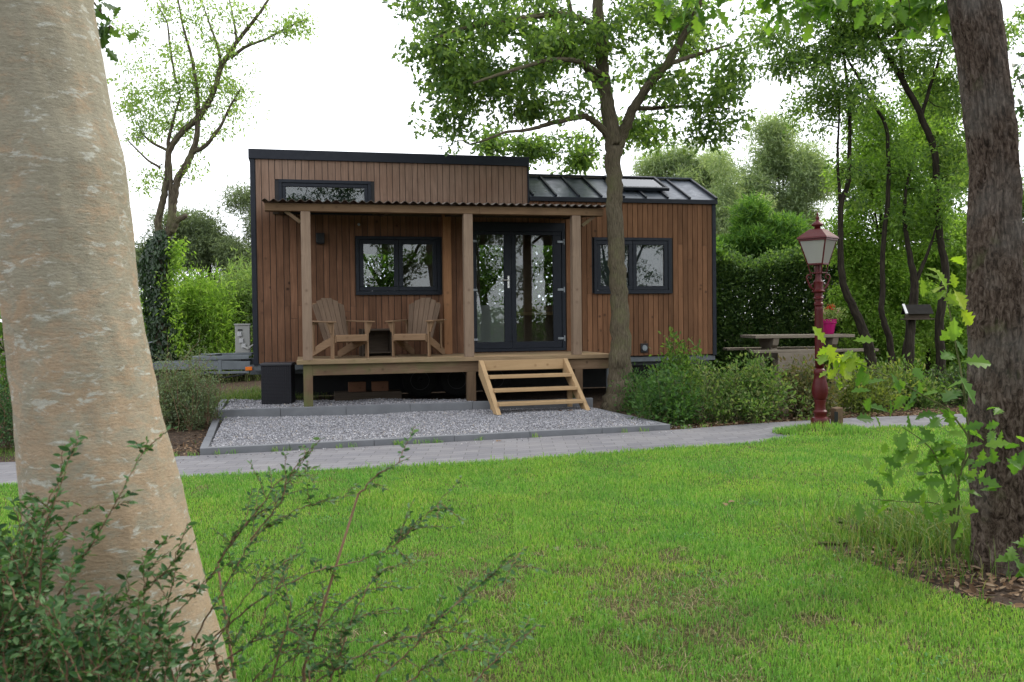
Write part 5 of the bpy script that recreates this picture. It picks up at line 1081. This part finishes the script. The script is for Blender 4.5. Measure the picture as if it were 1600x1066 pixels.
# ------------------------------------------------------------------ near cotoneaster sprays (arching stems with small paired leaves)
def spray_mesh(sm, lm, rng, P, r0, lsize, step, side=True, dens=1.):
    P = np.array(P); m = len(P); tt = np.linspace(0, m - 1, (m - 1) * 8 + 1); Q = np.stack([np.interp(tt, np.arange(m), P[:, i]) for i in range(3)], 1)
    for _ in range(6): Q[1:-1] = (Q[:-2] + 2 * Q[1:-1] + Q[2:]) / 4
    Q[1:-1] += rng.normal(size=Q[1:-1].shape) * .002
    sm.tube(Q, np.linspace(r0, .0008, len(Q)), 6); L = np.concatenate([[0], np.cumsum(np.linalg.norm(np.diff(Q, axis=0), axis=1))])
    s = np.arange(L[-1] * .12, L[-1], step / dens); s = np.repeat(s, 2) + rng.normal(size=len(s) * 2) * step * .25; s = np.clip(s, 0, L[-1])
    C = np.stack([np.interp(s, L, Q[:, i]) for i in range(3)], 1); T = np.stack([np.interp(s, L, np.gradient(Q[:, i])) for i in range(3)], 1); T /= np.linalg.norm(T, axis=1)[:, None]
    sg = np.where(np.arange(len(s)) % 2, 1., -1.)[:, None]; up = np.array([0, 0, 1.]); S = np.cross(T, up); S /= np.linalg.norm(S, axis=1)[:, None] + 1e-9
    d = S * sg + T * .6 + rng.normal(size=C.shape) * .35; n = np.cross(S, T) * 1. + rng.normal(size=C.shape) * .45
    add_leaves(lm, C, d, n, lsize * 1.15 * rng.uniform(.6, 1.2, len(s)), T_SIMPLE)
    if side:
        for _ in range(int(L[-1] / .05 * dens)):
            q = rng.uniform(.15, .97) * L[-1]; c = np.array([np.interp(q, L, Q[:, i]) for i in range(3)]); t = np.array([np.interp(q, L, np.gradient(Q[:, i])) for i in range(3)]); t /= np.linalg.norm(t)
            dd = t * .7 + rng.normal(size=3) * .55; dd[2] += .15; dd /= np.linalg.norm(dd); l = rng.uniform(.04, .13); spray_mesh(sm, lm, rng, [c, c + dd * l * .5, c + dd * l + np.array([0, 0, -.01])], .0014, lsize * .9, step, False)
rng = np.random.default_rng(121)
cb = np.array([at(380, 500, 2.45)[0], 2.5, 0]); root = thing('cotoneaster', 'arching cotoneaster sprays reaching over the lawn from beside the thick trunk', 'shrub', tuple(cb), 0); sm, lm = MB(), MB()
SPR = [([(300, 1010), (333, 947), (360, 906), (391, 844), (429, 813), (498, 782), (560, 772)], 2.5), ([(391, 844), (437, 790), (460, 730), (490, 704)], 2.5), ([(330, 1000), (400, 940), (479, 895), (565, 876), (610, 857), (662, 812), (722, 745)], 2.4), ([(500, 1090), (524, 1045), (550, 962), (580, 910), (602, 887), (640, 880)], 2.3),
       ([(560, 1090), (584, 1066), (640, 1019), (692, 962), (749, 914), (824, 854)], 2.25), ([(730, 1080), (756, 1049), (797, 1011), (842, 977)], 2.2), ([(340, 1040), (400, 1000), (470, 980), (540, 975)], 2.35), ([(330, 900), (370, 830), (420, 790), (450, 770)], 2.6),
       ([(420, 1080), (440, 1010), (455, 950), (440, 890)], 2.3), ([(620, 1080), (680, 1030), (760, 1000)], 2.25), ([(560, 772), (590, 740), (640, 715)], 2.5), ([(470, 1080), (600, 1000), (700, 985), (780, 1000)], 2.3), ([(340, 880), (400, 800), (440, 745), (500, 730)], 2.6)]
for P, Yq in SPR: spray_mesh(sm, lm, rng, [at(a, b, Yq + .02 * i) for i, (a, b) in enumerate(P)], .0028, .021, .019, dens=1.)
for _ in range(12):
    x0 = rng.uniform(300, 560); y0 = rng.uniform(960, 1120); Yq = rng.uniform(2.2, 2.6); x1 = x0 + rng.uniform(-30, 140); y1 = y0 - rng.uniform(60, 190) * (1 - (x0 - 300) / 420)
    spray_mesh(sm, lm, rng, [at(x0, y0, Yq), at((x0 + x1) / 2 - 10, (y0 + y1) / 2 - 15, Yq + .03), at(x1, y1, Yq + .06)], .002, .018, .018)
for P, Yq in SPR[::2]:
    a = at(*P[0], Yq); sm.tube([np.array([cb[0] + rng.normal() * .06, cb[1] + rng.normal() * .05, 0]), (a + np.array([cb[0], cb[1], 0])) / 2 + rng.normal(size=3) * .02, a], [.006, .005, .0036], 6)
sm.build('stems', STEMC, root, smooth=True, loc=cb); lm.build('foliage', LF_COT, root, loc=cb)
cb = np.array([at(120, 500, 2.3)[0], 2.3, 0]); root = thing('cotoneaster', 'dark cotoneaster bush crowding round the foot of the thick leaning trunk', 'shrub', tuple(cb), 0); sm, lm = MB(), MB()
def spr(x0, y0, x1, y1, Yq, bend=0): spray_mesh(sm, lm, rng, [at(x0, y0, Yq), at((x0 + x1) / 2 + bend, (y0 + y1) / 2, Yq + .02), at(x1, y1, Yq + .03)], .0025, .026, .021, dens=1.)
spr(60, 960, 122, 690, 2.15, -25); spr(90, 930, 230, 690, 2.2, 10); spr(40, 900, 100, 735, 2.2, -10); spr(150, 1040, 300, 850, 2.2, -20); spr(180, 1060, 330, 900, 2.2); spr(200, 1100, 230, 850, 2.2, 10); spr(220, 1080, 275, 890, 2.2, 5)
for _ in range(95):
    x0 = rng.uniform(-90, 330); lim = np.interp(x0, [-90, 60, 100, 200, 330], [770, 800, 925, 970, 1000]); y0 = rng.uniform(lim + 100, 1180); x1 = x0 + rng.uniform(-70, 90); y1 = max(lim, y0 - rng.uniform(80, 190)); spr(x0, y0, x1, y1, rng.uniform(1.95, 2.42), rng.uniform(-20, 20))
for _ in range(60):
    x0 = rng.uniform(-90, 70); y0 = rng.uniform(900, 1140); spr(x0, y0, x0 + rng.uniform(-60, 60), y0 - rng.uniform(60, 150), rng.uniform(2.1, 2.6), rng.uniform(-15, 15))
for i in range(14):
    a = at(rng.uniform(-60, 320), 1100, 2.2); sm.tube([cb + np.array([rng.normal() * .15, rng.normal() * .06, 0]), (a + cb) / 2 + rng.normal(size=3) * .04, a + np.array([0, 0, .05])], [.007, .005, .003], 6)
sm.build('stems', STEMC, root, smooth=True, loc=cb); lm.build('foliage', LF_COT, root, loc=cb)

# ------------------------------------------------------------------ oak shoots at the brown trunk and leaves hanging into the picture
def leaf_group(lm, rng, pts, size, spread, Yq, n=4, tilt=.5):
    for (x, y) in pts:
        p = at(x, y, Yq); pos = p + rng.normal(size=(n, 3)) * spread; d = rng.normal(size=(n, 3)) + np.array([0, -.2, -.35]); nn = rng.normal(size=(n, 3)) * tilt + np.array([0, -.5, .8]); add_leaves(lm, pos, d, nn, size * rng.uniform(.7, 1.25, n), T_OAK)
rng = np.random.default_rng(131); YS = 4.7
sb = at(1490, 860, YS); sb[2] = 0; root = thing('oak_sapling', 'young oak shoots with large lobed leaves at the foot of the brown trunk', 'sapling', tuple(sb), 0); sm, lm, lm2 = MB(), MB(), MB()
def stem(P, r0=.006, Yq=YS): 
    P = np.array([at(a, b, Yq) for a, b in P]); m = len(P); tt = np.linspace(0, m - 1, m * 6); Q = np.stack([np.interp(tt, np.arange(m), P[:, i]) for i in range(3)], 1)
    for _ in range(4): Q[1:-1] = (Q[:-2] + 2 * Q[1:-1] + Q[2:]) / 4
    sm.tube(Q, np.linspace(r0, .0018, len(Q)), 6)
stem([(1490, 865), (1490, 800), (1500, 740), (1515, 690), (1509, 675), (1479, 637), (1449, 622), (1411, 600), (1363, 577), (1325, 562), (1298, 556)], .008)
stem([(1488, 865), (1486, 790), (1470, 730), (1455, 700), (1430, 680), (1410, 668)]); stem([(1488, 800), (1460, 785), (1420, 785), (1362, 780)], .004); stem([(1492, 850), (1500, 780), (1490, 730), (1470, 700)]); stem([(1490, 830), (1478, 760), (1462, 720)], .005); stem([(1500, 740), (1520, 700), (1530, 660)], .004)
stem([(1515, 690), (1505, 600), (1490, 520), (1478, 455), (1470, 430)], .006)
leaf_group(lm2, rng, [(1300, 548), (1312, 560), (1320, 580), (1330, 548), (1290, 566), (1318, 592), (1338, 560)], .105, .03, YS, 3)
leaf_group(lm2, rng, [(1478, 445), (1485, 430), (1470, 440), (1492, 470), (1480, 460)], .11, .04, YS, 3)
leaf_group(lm, rng, [(1360, 602), (1398, 612), (1385, 595), (1428, 622), (1420, 590), (1412, 642), (1400, 650), (1465, 645), (1490, 640), (1455, 655), (1350, 570)], .105, .025, YS, 2)
leaf_group(lm, rng, [(1420, 668), (1432, 690), (1450, 705), (1420, 730), (1462, 720), (1480, 705), (1500, 690), (1525, 690), (1545, 680), (1500, 735), (1515, 745), (1470, 750), (1530, 750), (1490, 770), (1440, 720), (1560, 690), (1450, 740), (1475, 770), (1510, 715), (1485, 680), (1395, 690), (1405, 715), (1380, 700)], .105, .055, YS, 4)
leaf_group(lm, rng, [(1358, 772), (1362, 795), (1395, 792), (1375, 770), (1460, 795), (1470, 810), (1490, 800)], .10, .03, YS, 2)
leaf_group(lm, rng, [(1480, 510), (1487, 563), (1495, 540), (1500, 600)], .14, .04, YS, 2)
leaf_group(lm, rng, [(1578, 860), (1590, 880), (1595, 720), (1597, 695), (1600, 850), (1585, 700)], .12, .03, YS - .1, 2)
sm.build('stems', STEMG, root, smooth=True, loc=sb); lm.build('foliage', LF_OAKY, root, loc=sb); lm2.build('yellow_green_foliage', LF_OAKYY, root, loc=sb)
def hanging(name, label, P, Yq, leafpts, size, spread, n, mat, seed, r0=.010):
    rng = np.random.default_rng(seed); b = at(*P[0], Yq); root = thing(name, label, 'branch', tuple(b), 0); sm, lm = MB(), MB(); Q = np.array([at(x, y, Yq) for x, y in P]); sm.tube(Q, np.linspace(r0, .002, len(Q)), 6)
    for x, y in leafpts:
        p = at(x, y, Yq); j = np.argmin(np.linalg.norm(Q - p, axis=1)); sm.tube(wiggle(rng, Q[j], p, 4, .15), np.linspace(.004, .0015, 4), 5)
    leaf_group(lm, rng, leafpts, size, spread, Yq, n); sm.build('twigs', TWIG, root, smooth=True, loc=b); lm.build('leaves', mat, root, loc=b)
rng = np.random.default_rng(141)
hanging('oak_branch', 'leafy oak branch hanging in along the picture top near the brown trunk', [(1540, -60), (1480, -40), (1400, -25), (1300, -20), (1200, -25), (1080, -30)], 5.4, [(rng.uniform(1050, 1490), rng.uniform(-45, 8)) for _ in range(34)] + [(rng.uniform(1395, 1490), rng.uniform(0, 42)) for _ in range(12)] + [(rng.uniform(1180, 1280), rng.uniform(-10, 14)) for _ in range(6)], .125, .05, 5, LF_OAKY, 142)
hanging('oak_branch', 'dark leaf spray poking out beside the top of the thick pale trunk', [(90, -60), (130, -20), (158, 20), (172, 40)], 4.6, [(155, 5), (165, 25), (172, 40), (160, 48), (180, 45), (158, 60), (165, 55)], .11, .03, 3, LF_DARK, 143)
hanging('oak_branch', 'dark leafy twigs past the outer side of the brown trunk', [(1720, 40), (1660, 60), (1610, 80), (1590, 120)], 6.5, [(rng.uniform(1582, 1680), y) for y in (15, 40, 90, 110, 130, 150, 175, 200, 230, 70)], .12, .05, 4, LF_DARK, 144)

# fallen leaves on the path and lawn
for i, (x, y, lab) in enumerate(((775, 688, 'curled brown leaf lying on the path against the kerb'), (884, 642, 'curled brown leaf on the gravel under the steps'), (1136, 785, 'brown dead leaf lying on the lawn'), (590, 992, 'pale dry leaf lying on the lawn among the sprays'), (873, 857, 'small whitish leaf lying on the open lawn'))):
    p = ground(x, y, .09 if i in (1,) else .03 if i == 0 else .045); rng = np.random.default_rng(150 + i); g = MB(); n = 3 if i < 2 else 2; add_leaves(g, rng.normal(size=(n, 3)) * np.array([.02, .02, .004]), rng.normal(size=(n, 3)) * np.array([1, 1, .4]), rng.normal(size=(n, 3)) * .5 + np.array([0, 0, 1]), np.full(n, .085 if i < 3 else .05), T_OAK)
    o_ = g.build('fallen_leaf', LITTER if i < 3 else leafmat('dry_leaf', [(.4, .34, .22), (.55, .48, .36)], .2, (1, 1, .9))); o_.location = tuple(p); tag(o_, lab, 'leaf', 'fallen leaves')
g = MB(); P = [ground(1305, 824, .04), ground(1340, 828, .05), ground(1385, 835, .06), ground(1405, 850, .03)]; g.tube(P, [.005, .006, .007, .008], 6); o_ = g.build('fallen_twig', TWIG, None, smooth=True); tag(o_, 'thin dry twig lying at the lawn edge by the oak shoots', 'twig')

# trees across the garden, standing behind the viewer and mirrored in the panes
rng = np.random.default_rng(161)
for i, (x, y, lab) in enumerate(((4.6, -5.0, 'broad garden tree mirrored in the window beside the adirondack chairs'), (9.2, -5.5, 'garden tree mirrored in the glass doors'), (1.4, -5.5, 'garden tree mirrored in the narrow upper window'), (15.6, -5.0, 'garden tree mirrored in the window past the oak'))):
    b = np.array([x, y, -.02]); Z = np.array([0, 0, 1.]); limbs = [([b, b + Z * 1.5 + [.1, 0, 0], b + Z * 3 + [-.1, 0, 0], b + Z * 6.5], [.24, .2, .16, .05])] + [([b + Z * 2.6, b + Z * 4. + [a, c_, 0], b + Z * 5.8 + [a * 1.8, c_ * 1.8, 0]], [.1, .07, .03]) for a, c_ in ((1, .3), (-1, .2), (.2, -1))]
    tree('garden_tree', lab, 'tree', limbs, [(b + Z * 5.6, (2.5, 1.8, 2.6), 90), (b + Z * 3.4, (2.5, 1.5, 1.1), 26)], BARK_DK, LF_DARK, 162 + i, 80, .15, .38, T_LOBED, 'garden trees mirrored in the windows')
hedge('garden_hedge', 'low garden hedge mirrored at the bottom of the windows', (26, -11), (-6, -11), 1.2, 2.1, LF_MID, 166, 9000, .16, jag=.4)
